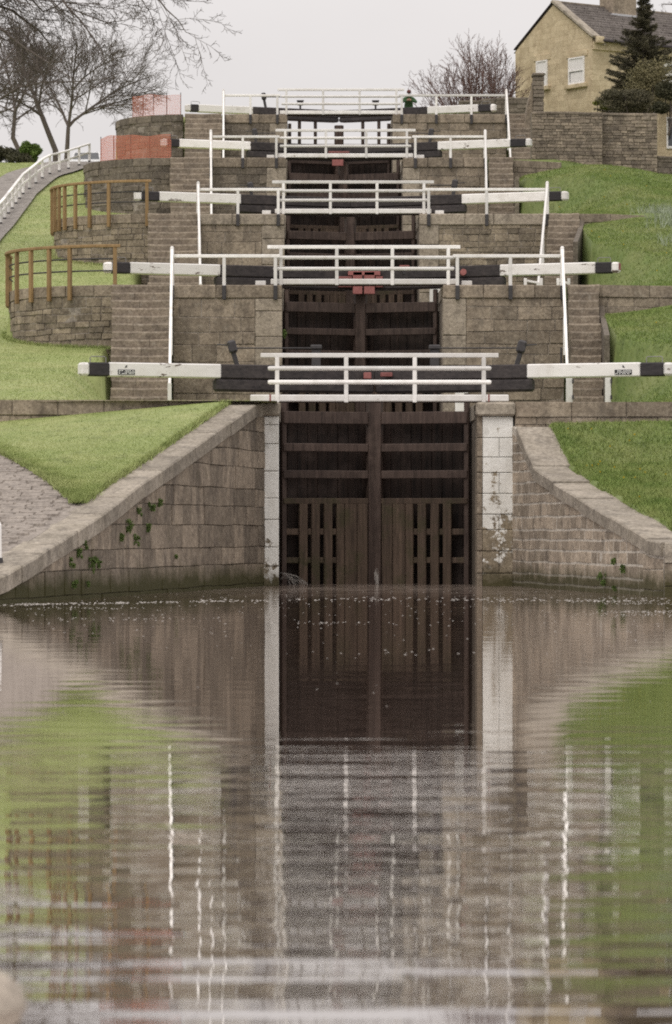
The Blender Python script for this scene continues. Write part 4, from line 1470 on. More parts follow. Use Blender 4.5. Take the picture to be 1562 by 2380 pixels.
mesh_barrier(3, 0.0, fence_u(3, (226,), ())[0], 0.02, 0.86, 'bright orange mesh barrier on the curved wall beside the fourth gates')
mesh_barrier(4, 0.1, fence_u(4, (303,), ())[0], 0.02, 0.84, 'pale looking orange mesh barrier against the sky beside the top gates', wd=0.0075, vs=.07, hs=.06)

# ------------------------------------------------------------------ white fence beside the path
t = thing('path_fence', 'white wooden post and rail fence climbing beside the path on the left', 'fence', (-10.4, 133, 12.2))
ys = list(np.arange(120.0, 158, 1.75))
ptsT = []
for y in ys:
    x = float(path_x(y)) - 0.05
    z = float(gnd_left(min(x, -8.3), y))
    mk('post', box(x - .05, x + .05, y - .05, y + .05, z - .2, z + .76, .01), M['paint_white'], t)
    mk('post_foot', box(x - .056, x + .056, y - .056, y + .056, z - .2, z + .09, .01), M['iron'], t)
for y0, y1 in zip(ys, ys[1:]):
    x0, x1 = float(path_x(y0)) - .05, float(path_x(y1)) - .05
    a, b = float(gnd_left(min(x0, -8.3), y0)), float(gnd_left(min(x1, -8.3), y1))
    mk('top_rail', bar((x0, y0 - .02, a + .79), (x1, y1 + .02, b + .79), .11, .07, .012), M['paint_white'], t)
    mk('middle_rail', bar((x0 - .02, y0 - .02, a + .42), (x1 - .02, y1 + .02, b + .42), .04, .08, .01), M['paint_white'], t)

# ------------------------------------------------------------------ upper right: yard walls, house, outbuilding
def plain_wall(label, pts, zb, zt, mat, course, bl, name='garden_wall', cat='wall', top='flag', thick=0.4, side=1, limit=290, mort='mortar_dark', gap=0.016):
    p = Path2(pts, side)
    if p.nrm(p.L / 2).y > 0: p.side = -side
    t = thing(name, label, cat, (*pts[0], zb))
    f = zt if callable(zt) else (lambda u: zt)
    wall_core(t, p, zb - .3, lambda u: f(u) - .02, M[mort], thick=thick)
    hi = max(f(u * p.L / 10) for u in range(11))
    block_wall(t, p, zb, lambda u: f(u) - .09, lines_between(zb, hi - .09, course, 0.25), bl, mat, prot=0.02, gap=gap, limit=limit)
    coping_run(t, p, f, thick, .09, mat, (0.5, 0.9), over=.04, jz=.012)
    return t


plain_wall('tall stone yard wall behind the grass mound, left section', [(8.72, 138.9), (11.36, 139.0)], 14.3, lambda u: 16.78 + 0.02 * math.sin(u * 2), M['stone_yard'], 0.115, (0.16, 0.5), limit=285)
plain_wall('tall stone yard wall behind the grass mound, right section', [(11.40, 139.5), (13.46, 139.6)], 14.0, 16.80, M['stone_yard'], 0.12, (0.18, 0.5))
plain_wall('rough low stone wall at the right edge behind the grass mound', [(13.48, 139.9), (16, 141.0), (22, 142)], 13.2, 15.25, M['stone_dark'], 0.2, (0.3, 0.7))
plain_wall('dark stone wall under the bare bush, beyond the top right handrail', [(6.85, 158.5), (8.3, 158.3), (9.9, 158)], 17.9, lambda u: 19.45 + 0.1 * (u > 1.0), M['stone_dark'], 0.16, (0.3, 0.7))
# leaning pier
a, b = at(1239, 182, 150), at(1264, 182, 150)
t = thing('stone_pier', 'dark stone pier with sloping side in front of the house gable', 'pier', ((a[0] + b[0]) / 2, 150, 16.5))
z = 16.5
while z < a[2] - .05:
    h = rnd.uniform(.14, .22)
    mk('stone_block', box(a[0] + rnd.uniform(-.02, .02), b[0] + rnd.uniform(-.03, .03), 149.95 + rnd.uniform(-.02, .02), 150.6, z, z + h - .012, .02), M['stone_dark'], t)
    z += h
mk('cap_stone', box(a[0] - .03, b[0] + .03, 149.9, 150.65, z, z + .12, .04), M['stone_dark'], t)
c = at(1214, 250, 150.4)
mk('sloping_flank', fix([(c[0] - .1, 150.2, 16.4), (a[0], 150.2, 16.4), (a[0], 150.2, a[2] - .25), (c[0] + .25, 150.2, c[2] + .35),
                         (c[0] - .1, 151.4, 16.4), (a[0], 150.7, 16.4), (a[0], 150.7, a[2] - .25), (c[0] + .25, 151.4, c[2] + .35)],
                        [[0, 1, 2, 3], [4, 5, 6, 7], [0, 1, 5, 4], [1, 2, 6, 5], [2, 3, 7, 6], [3, 0, 4, 7]]), M['stone'], t)


def house():
    ang = R(35)
    o = Vector((13.03, 165.0, 0))
    e = Vector((math.cos(ang), math.sin(ang), 0))          # along the long side, receding to the right
    g = Vector((-math.sin(ang), math.cos(ang), 0))         # along the gable, receding to the left
    W_, L_, zb, ze, zr = 5.45, 16.0, 16.6, 22.97, 24.86
    t = thing('stone_house', 'yellowish stone house with slate roof and white sash windows on the hill at upper right', 'house', (o.x, o.y, zb))
    P = lambda u, v, z: o + e * u + g * v + Vector((0, 0, z))
    hs = M['house_stone']
    mk('wall', ([P(0, 0, zb), P(L_, 0, zb), P(L_, W_, zb), P(0, W_, zb), P(0, 0, ze), P(L_, 0, ze), P(L_, W_, ze), P(0, W_, ze), P(0, W_ / 2, zr - .12), P(L_, W_ / 2, zr - .12)],
                [[0, 1, 5, 4], [3, 0, 4, 8, 7], [1, 2, 6, 9, 5], [2, 3, 7, 6], [4, 5, 9, 8], [8, 9, 6, 7]]), hs, t)
    # roof: overlapping slate courses
    for side in (0, 1):
        n = 14
        rf = mk('roof', ([P(-.02, W_ / 2, zr - .05), P(L_, W_ / 2, zr - .05), P(L_, -.25 if side == 0 else W_ + .1, ze - .1), P(-.02, -.25 if side == 0 else W_ + .1, ze - .1)], [[0, 1, 2, 3]]), M['slate'], t)
        v_e = -.28 if side == 0 else W_ + .12
        for k in range(n):
            f0, f1 = k / n, (k + 1.25) / n
            def rp(u, f, up):
                v = v_e + (W_ / 2 - v_e) * f
                z = ze - .12 + (zr - ze + .12) * f
                return P(u, v, z + up)
            f1 = min(f1, 1)
            u = -.02
            if side == 0:
                # each course as a strip of slates with slightly uneven lower edges
                V, F = [], []
                q = 0
                while u < L_:
                    wd = rnd.uniform(.45, .75)
                    ub = min(u + wd, L_)
                    j = rnd.uniform(-.012, .012) / 3
                    b = len(V)
                    V += [rp(u + .006, f0 + j, .13), rp(ub - .006, f0 + j, .13), rp(ub - .006, f1, .02), rp(u + .006, f1, .02),
                          rp(u + .006, f0 + j, .0), rp(ub - .006, f0 + j, .0)]
                    F += [[b, b + 1, b + 2, b + 3], [b + 4, b + 5, b + 1, b]]
                    u += wd
                mk('slate_course', (V, F), M['slate'], rf)
    mk('ridge_tiles', bar(P(-.05, W_ / 2, zr + .02), P(L_, W_ / 2, zr + .02), .3, .09, .03), M['stone'], t)
    # gable copings
    mk('gable_coping', bar(P(.05, W_ / 2 - .05, zr + .05), P(.05, -.22, ze + .04), .42, .13, .02), M['stone_cope'], t)
    mk('gable_coping', bar(P(.12, W_ / 2 + .05, zr + .03), P(.12, W_ + .1, ze + .06), .3, .06, .01), M['gutter'], t)
    mk('kneeler', bar(P(.0, -.3, ze - .1), P(.4, -.3, ze - .1), .2, .3, .03), hs, t)
    # eaves gutter and brackets
    mk('gutter', bar(P(.3, -.36, ze - .12), P(L_, -.36, ze - .12), .14, .12, .03), M['gutter'], t)
    mk('eaves_course', bar(P(.02, -.06, ze - .32), P(L_, -.06, ze - .32), .12, .36, .01), hs, t)
    for k in range(12):
        mk('eaves_bracket', bar(P(.5 + 1.2 * k, -.02, ze - .26), P(.5 + 1.2 * k, -.3, ze - .26), .1, .1, .02), M['pale_stone'], t)
    # windows: (face, centre, z0, z1, width)
    def window(face, c, z0, z1, wd):
        if face == 'gable':
            Q = lambda a, d, z: P(-d, c + a, z); ax, nn = g, -e
        else:
            Q = lambda a, d, z: P(c + a, -d, z); ax, nn = e, -g
        fr = mk('window', join(*[cbox(Q(a, .03, z), ax, nn, Z_, hw, .04, hh, .006) for a, z, hw, hh in
                                 ((-wd / 2 + .035, (z0 + z1) / 2, .035, (z1 - z0) / 2), (wd / 2 - .035, (z0 + z1) / 2, .035, (z1 - z0) / 2),
                                  (0, z0 + .05, wd / 2 - .07, .05), (0, z1 - .03, wd / 2 - .07, .03), (0, (z0 + z1) / 2, wd / 2 - .07, .035))]), M['paint_white'], t)
        mk('pane', cbox(Q(0, .008, z0 + (z1 - z0) * .27), ax, nn, Z_, wd / 2 - .06, .006, (z1 - z0) * .22, .001), M['glass'], fr)
        mk('pane', cbox(Q(0, .012, z0 + (z1 - z0) * .75), ax, nn, Z_, wd / 2 - .06, .006, (z1 - z0) * .21, .001), M['glass'], fr)
        mk('blind', cbox(Q(0, .026, z0 + (z1 - z0) * .75), ax, nn, Z_, wd / 2 - .068, .004, (z1 - z0) * .21, .001), M['curtain'], fr)
        mk('blind', cbox(Q(0, .020, z0 + (z1 - z0) * .27), ax, nn, Z_, wd / 2 - .12, .004, (z1 - z0) * .17, .001), M['curtain'], fr)
        mk('sill', cbox(Q(0, .06, z0 - .1), ax, nn, Z_, wd / 2 + .2, .1, .09, .015), M['house_stone'], t)
        mk('lintel', cbox(Q(0, .015, z1 + .14), ax, nn, Z_, wd / 2 + .2, .025, .13, .01), M['house_stone'], t)
    zpx = lambda y, Y: CAMH + (VY - y) * Y / FPX
    window('gable', 1.05, zpx(196, 166), zpx(134, 166), 1.10)
    window('gable', 3.5, zpx(205, 168.5), zpx(145, 168.5), .78)
    window('side', 4.6, zpx(212, 168), zpx(146, 168), 1.1)
    window('side', 8.5, zpx(212, 170), zpx(146, 170), 1.1)
    # chimney on the ridge
    c = P(3.55, W_ / 2 - .25, 0)
    ch = mk('chimney', cbox(c + Vector((0, 0, 25.2)), e, g, Z_, .70, .48, 1.55, .03), M['stone'], t)
    mk('flashing', cbox(c + Vector((0, 0, 24.45)) - g * .3, e, g, Z_, .76, .30, .05, .01), M['lead'], t)
    mk('cap', cbox(c + Vector((0, 0, 26.82)), e, g, Z_, .78, .56, .08, .02), M['stone'], ch)
    for u in (-.35, .35):
        q = c + e * u + Vector((0, 0, 26.9))
        mk('pot', tube([q, q + Vector((0, 0, .45))], [.14, .11], 10), M['slate'], ch)


house()
# lean-to roof edge in front of gable, partly hidden by the yard wall
a, b, c = at(1405, 262, 152), at(1460, 222, 153), at(1500, 262, 153)
t = thing('lean_to_shed', 'small shed roof with overgrown verge peeping over the yard wall', 'shed', (a[0], 152, 16.8))
mk('roof', fix([a, b, (b[0], 156, b[2]), (a[0], 156, a[2]), (a[0] + .1, 152, a[2] - .12), (b[0], 153, b[2] - .14), (b[0], 156, b[2] - .14), (a[0] + .1, 156, a[2] - .12)],
               [[0, 1, 2, 3], [4, 5, 6, 7], [0, 1, 5, 4], [1, 2, 6, 5], [2, 3, 7, 6], [3, 0, 4, 7]]), M['slate'], t)
mk('wall', box(a[0] + .4, a[0] + 2.2, 152.6, 155.8, 16.6, a[2] + .1), M['house_stone'], t)
# outbuilding at the right edge
x0 = at(1529, 300, 142.4)[0]
t = thing('outbuilding', 'pale stone outbuilding with a white framed window at the right edge, half hidden by shrubs', 'outbuilding', (x0, 142.4, 14.5))
mk('wall', box(x0, x0 + 7, 142.4, 146, 14.2, 17.2, .02), M['house_stone'], t)
mk('roof', box(x0 - .05, x0 + 7.1, 142.35, 146.1, 17.2, 17.3, .02), M['slate'], t)
a, b = at(1549, 346, 142.4), at(1549, 272, 142.4)
wx = a[0]
fr = mk('window', join(box(wx, wx + .06, 142.34, 142.41, a[2], b[2]), box(wx + .94, wx + 1.0, 142.34, 142.41, a[2], b[2]), box(wx + .06, wx + .94, 142.34, 142.41, a[2], a[2] + .1),
                       box(wx + .06, wx + .94, 142.34, 142.41, b[2] - .07, b[2]), box(wx + .06, wx + .94, 142.34, 142.41, (a[2] + b[2]) / 2 + .25, (a[2] + b[2]) / 2 + .3)), M['paint_white'], t)
mk('pane', box(wx + .05, wx + .95, 142.385, 142.395, a[2] + .05, b[2] - .05, .001), M['glass'], fr)

# ------------------------------------------------------------------ trees
class TubeSet:
    def __init__(self): self.V, self.F, self.n = [], [], 0

    def add(self, pts, r0, r1, sides=4):
        n = len(pts)
        P = np.array(pts, float)
        D = np.gradient(P, axis=0)
        D /= np.linalg.norm(D, axis=1)[:, None] + 1e-9
        ref = np.array([0.31, 0.27, 0.91])
        S = np.cross(D, ref); S /= np.linalg.norm(S, axis=1)[:, None] + 1e-9
        T = np.cross(D, S)
        r = np.linspace(r0, r1, n)[:, None, None]
        a = np.arange(sides) * 2 * np.pi / sides
        ring = P[:, None, :] + r * (S[:, None, :] * np.cos(a)[None, :, None] + T[:, None, :] * np.sin(a)[None, :, None])
        idx = self.n + np.arange(n * sides).reshape(n, sides)
        nx = np.roll(idx, -1, 1)
        A, B, C, Dd = idx[:-1].ravel(), nx[:-1].ravel(), nx[1:].ravel(), idx[1:].ravel()
        self.V.append(ring.reshape(-1, 3))
        self.F.append(np.stack([A, B, C], 1)); self.F.append(np.stack([A, C, Dd], 1))
        self.n += n * sides

    def build(self, name, mat, parent):
        return np_mesh(name, np.concatenate(self.V), np.concatenate(self.F), mat, parent)


def grow(ts, pts, r0, r1, depth, rr, spread=0.75, dens=1.0, up=0.25, flat=1.0, lenf=0.55, sides=5, rmin=0.008):
    """draw a limb and grow side branches from it"""
    ts.add(pts, r0, r1, sides if depth > 1 else 3)
    if depth <= 0: return
    P = [Vector(p) for p in pts]
    seg = [(b - a).length for a, b in zip(P, P[1:])]
    L = sum(seg)
    n = max(3, int(dens * L / (0.085 * (depth + 0.5))))
    n = min(n, 30)
    for k in range(n):
        f = 0.18 + 0.82 * (k + rr.random()) / n
        q = f * L; i = 0
        while i < len(seg) - 1 and q > seg[i]: q -= seg[i]; i += 1
        p = P[i].lerp(P[i + 1], min(1, q / seg[i]))
        d = (P[i + 1] - P[i]).normalized()
        a = Vector((rr.gauss(0, 1), rr.gauss(0, 1) * flat, rr.gauss(0, 1)))
        a = (a - d * a.dot(d)).normalized()
        d2 = (d + a * spread * rr.uniform(0.7, 1.4) + Z_ * up * rr.uniform(0, 1)).normalized()
        l2 = L * lenf * rr.uniform(0.45, 1.0) * (1.15 - 0.6 * f)
        if l2 < 0.12: l2 = 0.12 + 0.1 * rr.random()
        m_ = 4 if depth > 1 else 3
        q2, dd = [p.copy()], d2.copy()
        for _ in range(m_):
            dd = (dd + Vector((rr.gauss(0, .17), rr.gauss(0, .17) * flat, rr.gauss(0, .17) + up * .12))).normalized()
            q2.append(q2[-1] + dd * l2 / m_)
        ra = (r0 + (r1 - r0) * f) * 0.55
        grow(ts, q2, max(ra, rmin), max(ra * .4, rmin * .7), depth - 1, rr, spread, dens, up, flat, lenf, sides, rmin)


def limb(pts, Y, dy=0.0):
    """pixels to a limb at about depth Y (bends in depth by dy)"""
    n = len(pts)
    return [Vector(at(x / 2.0014, y / 2.0014, Y + dy * k / max(1, n - 1))) for k, (x, y) in enumerate(pts)]


def bare_tree(label, base, trunk, limbs, mat='bark', seed=1, depth=3, **kw):
    rr = random.Random(seed)
    t = thing('bare_tree', label, 'tree', base, 'leafless trees on the left')
    a = TubeSet(); c = TubeSet()
    a.add(trunk[0], trunk[1], trunk[2], 9)
    a.build('trunk', M['bark'], t)
    for pts, r0, r1 in limbs:
        grow(c, pts, r0, r1, depth, rr, **kw)
    c.build('crown', M[mat], t)
    return c.n


# far pair
Yt = 174.0
tr = [Vector((-10.77, Yt, 17.9))] + limb([(312, 700), (318, 590)], Yt)
nv = bare_tree('leafless tree with forked trunk and rounded crown at the top of the path', (-10.77, Yt, 18.0), (tr, .125, .09),
          [(limb([(318, 590), (345, 560), (400, 520), (470, 470), (540, 420), (620, 385), (690, 360)], Yt, 1), 0.083, 0.025),
           (limb([(318, 590), (330, 500), (338, 420), (342, 340), (352, 260), (360, 200)], Yt, -1), 0.083, 0.020),
           (limb([(318, 590), (290, 520), (250, 440), (215, 380), (190, 320)], Yt, 1.5), 0.072, 0.020),
           (limb([(338, 420), (390, 360), (460, 310), (540, 270), (620, 250)], Yt, -1.5), 0.050, 0.015),
           (limb([(400, 520), (480, 490), (570, 470), (660, 450)], Yt, 2), 0.044, 0.015),
           (limb([(335, 470), (400, 430), (460, 390), (520, 350), (600, 330)], Yt, 2), 0.044, 0.015)], seed=3, depth=3, dens=1.0, lenf=0.72, rmin=.0085, up=.05, spread=.68)
tr = [Vector((-11.35, Yt + 2, 17.9))] + limb([(258, 700), (230, 630), (195, 540), (165, 460)], Yt + 2)
bare_tree('leafless tree leaning left at the top of the path', (-11.35, Yt + 2, 18.0), (tr, .15, .10),
          [(limb([(165, 460), (135, 390), (110, 320), (90, 250), (60, 180)], Yt + 2, 2), 0.094, 0.025),
           (limb([(195, 540), (140, 500), (80, 470), (20, 450), (-40, 430)], Yt + 2, -2), 0.066, 0.020),
           (limb([(180, 500), (190, 420), (210, 350), (240, 280), (260, 220)], Yt + 2, -1), 0.066, 0.020),
           (limb([(165, 460), (100, 420), (40, 390), (-30, 340)], Yt + 2, 2), 0.061, 0.020),
           (limb([(165, 460), (170, 380), (160, 300), (150, 230), (130, 170)], Yt + 2, 2), 0.066, 0.020)], seed=4, depth=3, dens=1.0, lenf=0.72, rmin=.0085, up=.05, spread=.68)
tr = [Vector((-16.5, 186, 18))] + limb([(-60, 560), (-55, 420)], 186)
bare_tree('leafless tree at the left edge behind the hedge', (-16.5, 186, 18.2), (tr, .18, .13),
          [(limb([(-55, 420), (-20, 350), (20, 290), (60, 230), (90, 190)], 186, 2), 0.088, 0.025),
           (limb([(-55, 460), (0, 430), (60, 400), (110, 390)], 186, -2), 0.066, 0.020),
           (limb([(-50, 520), (10, 520), (60, 500), (110, 490)], 186, 2), 0.066, 0.020)], seed=5, depth=3, dens=1.0, lenf=0.72, rmin=.0085, up=.05, spread=.68)
tr = [Vector((-13.0, 192, 18))] + limb([(60, 640), (70, 520)], 192)
bare_tree('leafless tree behind the leaning one, its crown a pale web of twigs', (-13.0, 192, 18.2), (tr, .14, .1),
          [(limb([(70, 520), (60, 440), (40, 360), (20, 280), (0, 200)], 192, 2), .08, .025),
           (limb([(70, 520), (110, 440), (140, 360), (190, 300), (230, 230)], 192, -2), .08, .025),
           (limb([(70, 560), (130, 520), (180, 480), (220, 460), (270, 450)], 192, 1), .06, .02),
           (limb([(70, 520), (20, 500), (-40, 470)], 192, 1), .06, .02),
           (limb([(70, 480), (100, 380), (110, 300), (120, 220), (140, 150)], 192, 1), .07, .02)], mat='twig', seed=6, depth=3, dens=1.0, lenf=0.72, rmin=.0085, up=.05, spread=.68)
# nearer tree whose branches hang into the top left corner
Yn = 120.0
tr = [Vector((-13.8, 121, 9.6)), Vector((-13.7, 121, 12.5)), Vector((-13.4, 121, 15.0)), Vector((-13.2, 121, 18.0))]
st = Vector((-13.25, 121, 16.5))
J = lambda pts, dy=0: [st] + limb(pts, Yn, dy)
bare_tree('big nearby leafless tree reaching dark branches in from the top left corner', (-13.8, 121, 10.1), (tr, .34, .2),
          [(J([(-120, 60), (0, 30), (60, 50), (120, 100), (180, 140), (235, 210), (262, 260)], 2), 0.072, 0.013),
           (J([(-120, 120), (0, 130), (60, 180), (110, 220), (190, 270), (250, 310), (330, 365)], -2), 0.066, 0.013),
           (J([(-100, -40), (60, -30), (150, 0), (200, 55), (260, 30), (310, -5)], 1), 0.055, 0.015),
           (J([(-100, -120), (100, -80), (290, -5), (312, 30), (370, 90), (430, 170), (470, 240), (490, 290)], -1), 0.061, 0.010),
           (limb([(312, 30), (400, 70), (500, 105), (580, 95), (660, 55)], Yn, 2), 0.025, 0.006),
           (J([(-80, -200), (200, -160), (500, -90), (660, -30), (740, 0), (775, 45), (830, 95), (865, 150), (925, 168)], -1), 0.061, 0.006),
           (limb([(620, -40), (660, 0), (700, 60), (722, 120), (765, 150)], Yn, 1), 0.019, 0.005),
           (limb([(740, 0), (800, -10), (870, 5), (940, 8)], Yn, 1), 0.019, 0.005),
           (limb([(180, 0), (300, 10), (420, 30), (520, 40), (600, 20)], Yn, 2), 0.022, 0.006),
           (J([(-120, 500), (0, 460), (90, 405), (200, 382), (320, 380), (400, 378), (480, 365)], -2), 0.055, 0.010)],
          seed=11, depth=3, dens=1.15, lenf=0.38, spread=0.8, up=0.0, rmin=.0075)

# bare bush under the house
rr = random.Random(21)
t = thing('bare_bush', 'wide leafless reddish bush between the top handrail and the house', 'bush', (8.2, 164, 18.0))
c = TubeSet()
for k in range(44):
    bx = rr.uniform(1050, 1170)
    p0 = Vector(at(bx, 232, 164)); p0.y += rr.uniform(-1.2, 1.2); p0.z = 18.0
    tx = 1095 + (bx - 1110) * 1.9 + rr.gauss(0, 28)
    ty = 105 + abs(tx - 1110) * 0.55 + rr.uniform(-6, 50)
    p3 = Vector(at(tx, ty, 164)); p3.y = p0.y + rr.uniform(-1, 1)
    p1 = p0.lerp(p3, .33) + Vector((rr.gauss(0, .08), 0, .25)); p2 = p0.lerp(p3, .66) + Vector((rr.gauss(0, .08), 0, .18))
    grow(c, [p0, p1, p2, p3], .03, .012, 2, rr, spread=0.75, dens=0.8, lenf=0.45, up=.3, rmin=.009)
c.build('branches', M['twig_red'], t)
# bare bush behind the conifer at top right
t = thing('bare_tree', 'thin leafless treetop behind the house roof at the upper right corner', 'tree', (22.5, 205, 18), 'leafless trees on the right')
c = TubeSet()
base = Vector((22.3, 205, 18)); top = Vector(at(1585, 20, 205))
c2 = TubeSet(); c2.add([base, base.lerp(top, .5), top], .25, .15, 7); c2.build('trunk', M['bark'], t)
for k in range(9):
    a = top + Vector((rr.gauss(0, .3), rr.gauss(0, .5), rr.uniform(-2.0, 0)))
    b = a + Vector((rr.uniform(-2.4, 1.0), rr.uniform(-1, 1), rr.uniform(.2, 2.4)))
    grow(c, [a, a.lerp(b, .5) + Vector((0, 0, .15)), b], .05, .015, 2, rr, dens=0.8, lenf=.45)
c.build('crown', M['twig'], t)


def leaf_cloud(name, centres, n, size, mat, parent, droop=0.0, seed=1, asp=0.5):
    """n small leaf faces scattered in ellipsoids: centres = [(centre, radii), ...]"""
    g = np.random.default_rng(seed)
    vol = np.array([r[0] * r[1] * r[2] for _, r in centres]) ** 0.75
    pick = g.choice(len(centres), n, p=vol / vol.sum())
    C = np.array([c for c, _ in centres])[pick]; Rr = np.array([r for _, r in centres])[pick]
    d = g.normal(size=(n, 3)); d /= np.linalg.norm(d, axis=1)[:, None]
    rad = g.random(n) ** 0.42
    P = C + d * Rr * rad[:, None]
    a = g.normal(size=(n, 3)); a[:, 2] -= droop; a /= np.linalg.norm(a, axis=1)[:, None]
    b = np.cross(a, g.normal(size=(n, 3))); b /= np.linalg.norm(b, axis=1)[:, None]
    s = size * (0.6 + 0.8 * g.random(n))[:, None]
    V = np.stack([P - b * s * asp, P + a * s * 1.2, P + b * s * asp, P - a * s * .6], 1).reshape(-1, 3)
    i = np.arange(n) * 4
    T = np.concatenate([np.stack([i, i + 1, i + 2], 1), np.stack([i, i + 2, i + 3], 1)])
    return np_mesh(name, V, T, mat, parent)


# conifer
cb = Vector(at(1495, 262, 151)); cb.z = 16.9
ct = Vector(at(1497, -18, 151))
t = thing('conifer', 'tall dark conifer standing in front of the house roof at upper right', 'tree', cb)
mk('trunk', tube([cb, cb.lerp(ct, .5), ct], [.12, .08, .02], 7), M['bark'], t)
g = np.random.default_rng(9); V = []; br = TubeSet()
H = ct.z - cb.z
for k in range(250):
    f = 0.02 + 0.97 * (k / 250)
    z = cb.z + H * f
    a = rnd.uniform(0, 2 * math.pi)
    ln = float(np.interp(f, [0, .22, .4, .58, .79, 1], [1.95, 1.8, 1.6, 1.3, .5, .08])) * rnd.uniform(0.7, 1.15)
    d = Vector((math.cos(a), math.sin(a), 0))
    p0 = Vector((cb.x + (ct.x - cb.x) * f, cb.y, z))
    pts = [p0, p0 + d * ln * .5 + Z_ * (-.06 * ln + .05), p0 + d * ln + Z_ * (.10 * ln + rnd.uniform(-.1, .15))]
    br.add(pts, .02, .006, 3)
    for q in range(int(60 + 230 * ln)):
        u = rnd.random() ** 0.8
        c0 = pts[0].lerp(pts[1], u * 2) if u < .5 else pts[1].lerp(pts[2], u * 2 - 1)
        sd = Vector((-d.y, d.x, 0)) * rnd.choice((-1, 1))
        dr = (d * rnd.uniform(.2, .9) + sd * rnd.uniform(.1, 1.0) + Z_ * rnd.uniform(-.45, .35)).normalized()
        l2 = rnd.uniform(.06, .15) * (1.2 - .4 * u)
        c1 = c0 + sd * rnd.uniform(0, .16) * (1.1 - u) + Z_ * rnd.uniform(-.06, .05)
        w_ = Vector((rnd.gauss(0, 1), rnd.gauss(0, 1), rnd.gauss(0, 1))).normalized() * .017
        V += [c1 - w_, c1 + w_, c1 + dr * l2]
br.build('branches', M['bark'], t)
V = np.array([tuple(v) for v in V])
np_mesh('needles', V, np.arange(len(V)).reshape(-1, 3), M['conifer'], t)

# shrubs right
def shrub(label, px, py, Y, rx, rz, n, size, mat, zb, seed, lumps=12, name='shrub', cat='shrub', group=None):
    c = Vector(at(px, py, Y))
    t = thing(name, label, cat, (c.x, Y, zb), group)
    rr = random.Random(seed)
    L = []
    for k in range(lumps):
        L.append((tuple(c + Vector((rr.uniform(-.75, .75) * rx, rr.uniform(-.5, .5) * rx, rr.uniform(-.75, .75) * rz))), (rx * rr.uniform(.25, .5), rx * rr.uniform(.25, .5), rz * rr.uniform(.22, .45))))
    leaf_cloud('foliage', L, n, size, mat, t, seed=seed)
    ts = TubeSet()
    for k in range(6):
        e = Vector(L[k][0])
        b = Vector((c.x + rr.uniform(-.2, .2), Y + rr.uniform(-.2, .2), zb))
        ts.add([b, b.lerp(e, .5) + Vector((0, 0, .1)), e], .035, .012, 4)
    ts.build('stems', M['bark'], t)


shrub('olive leafy shrub in front of the conifer, right', 1525, 198, 147, 1.25, 1.15, 8000, .045, M['ivy'], 16.4, 31, 40)
shrub('dark spreading shrub along the top of the yard wall below the conifer', 1462, 236, 146, 1.1, .48, 6500, .045, M['conifer'], 16.2, 32, 30)
shrub('dark leafy shrub at the right edge over the outbuilding', 1556, 226, 141.8, .75, .62, 7000, .05, M['hedge'], 16.2, 33, 10)
shrub('small pale green creeper on the shed verge', 1398, 247, 151.5, .45, .28, 1200, .045, M['moss_leaf'], 16.8, 34, 8)
shrub('bright green rounded evergreen bush beside the path on the left', 78, 362, 168, .62, .62, 9000, .05, M['bush'], 17.6, 35, 14)
shrub('dark tangled hedge at the left edge below the bare trees', 12, 380, 158, 1.25, .75, 12000, .05, M['hedge'], 16.0, 36, 16)
shrub('dark hedge continuing behind the green bush on the left', 40, 365, 172, 1.1, .55, 5000, .05, M['hedge'], 17.6, 37, 10)

# parked car glimpsed beyond the path fence
a = at(200, 377, 176)
t = thing('parked_car', 'small white parked car glimpsed behind the path fence on the left', 'car', (a[0], 176, 17.9))
zc = a[2] - .35
mk('body', join(box(a[0] - .85, a[0] + .85, 175.2, 179, zc - .15, zc + .42, .12)), M['car_white'], t)
mk('cabin', fix([(a[0] - .75, 176, zc + .42), (a[0] + .75, 176, zc + .42), (a[0] + .75, 178.8, zc + .42), (a[0] - .75, 178.8, zc + .42),
                 (a[0] - .6, 176.6, zc + .9), (a[0] + .6, 176.6, zc + .9), (a[0] + .6, 178.4, zc + .9), (a[0] - .6, 178.4, zc + .9)],
                [[0, 1, 2, 3], [4, 5, 6, 7], [0, 1, 5, 4], [1, 2, 6, 5], [2, 3, 7, 6], [3, 0, 4, 7]]), M['car_white'], t)
mk('windscreen', ([(a[0] - .62, 176.08, zc + .5), (a[0] + .62, 176.08, zc + .5), (a[0] + .54, 176.5, zc + .85), (a[0] - .54, 176.5, zc + .85)], [[0, 1, 2, 3]]), M['glass'], t)
for sx in (-.6, .6):
    mk('headlight', cbox((a[0] + sx, 175.19, zc + .22), X_, Y_, Z_, .13, .03, .07, .02), M['glass'], t)
    for yy_ in (175.9, 178.2):
        mk('wheel', tube([(a[0] + sx * 1.3 - .08, yy_, zc - .18), (a[0] + sx * 1.3 + .08, yy_, zc - .18)], .28, 14), M['tyre'], t)

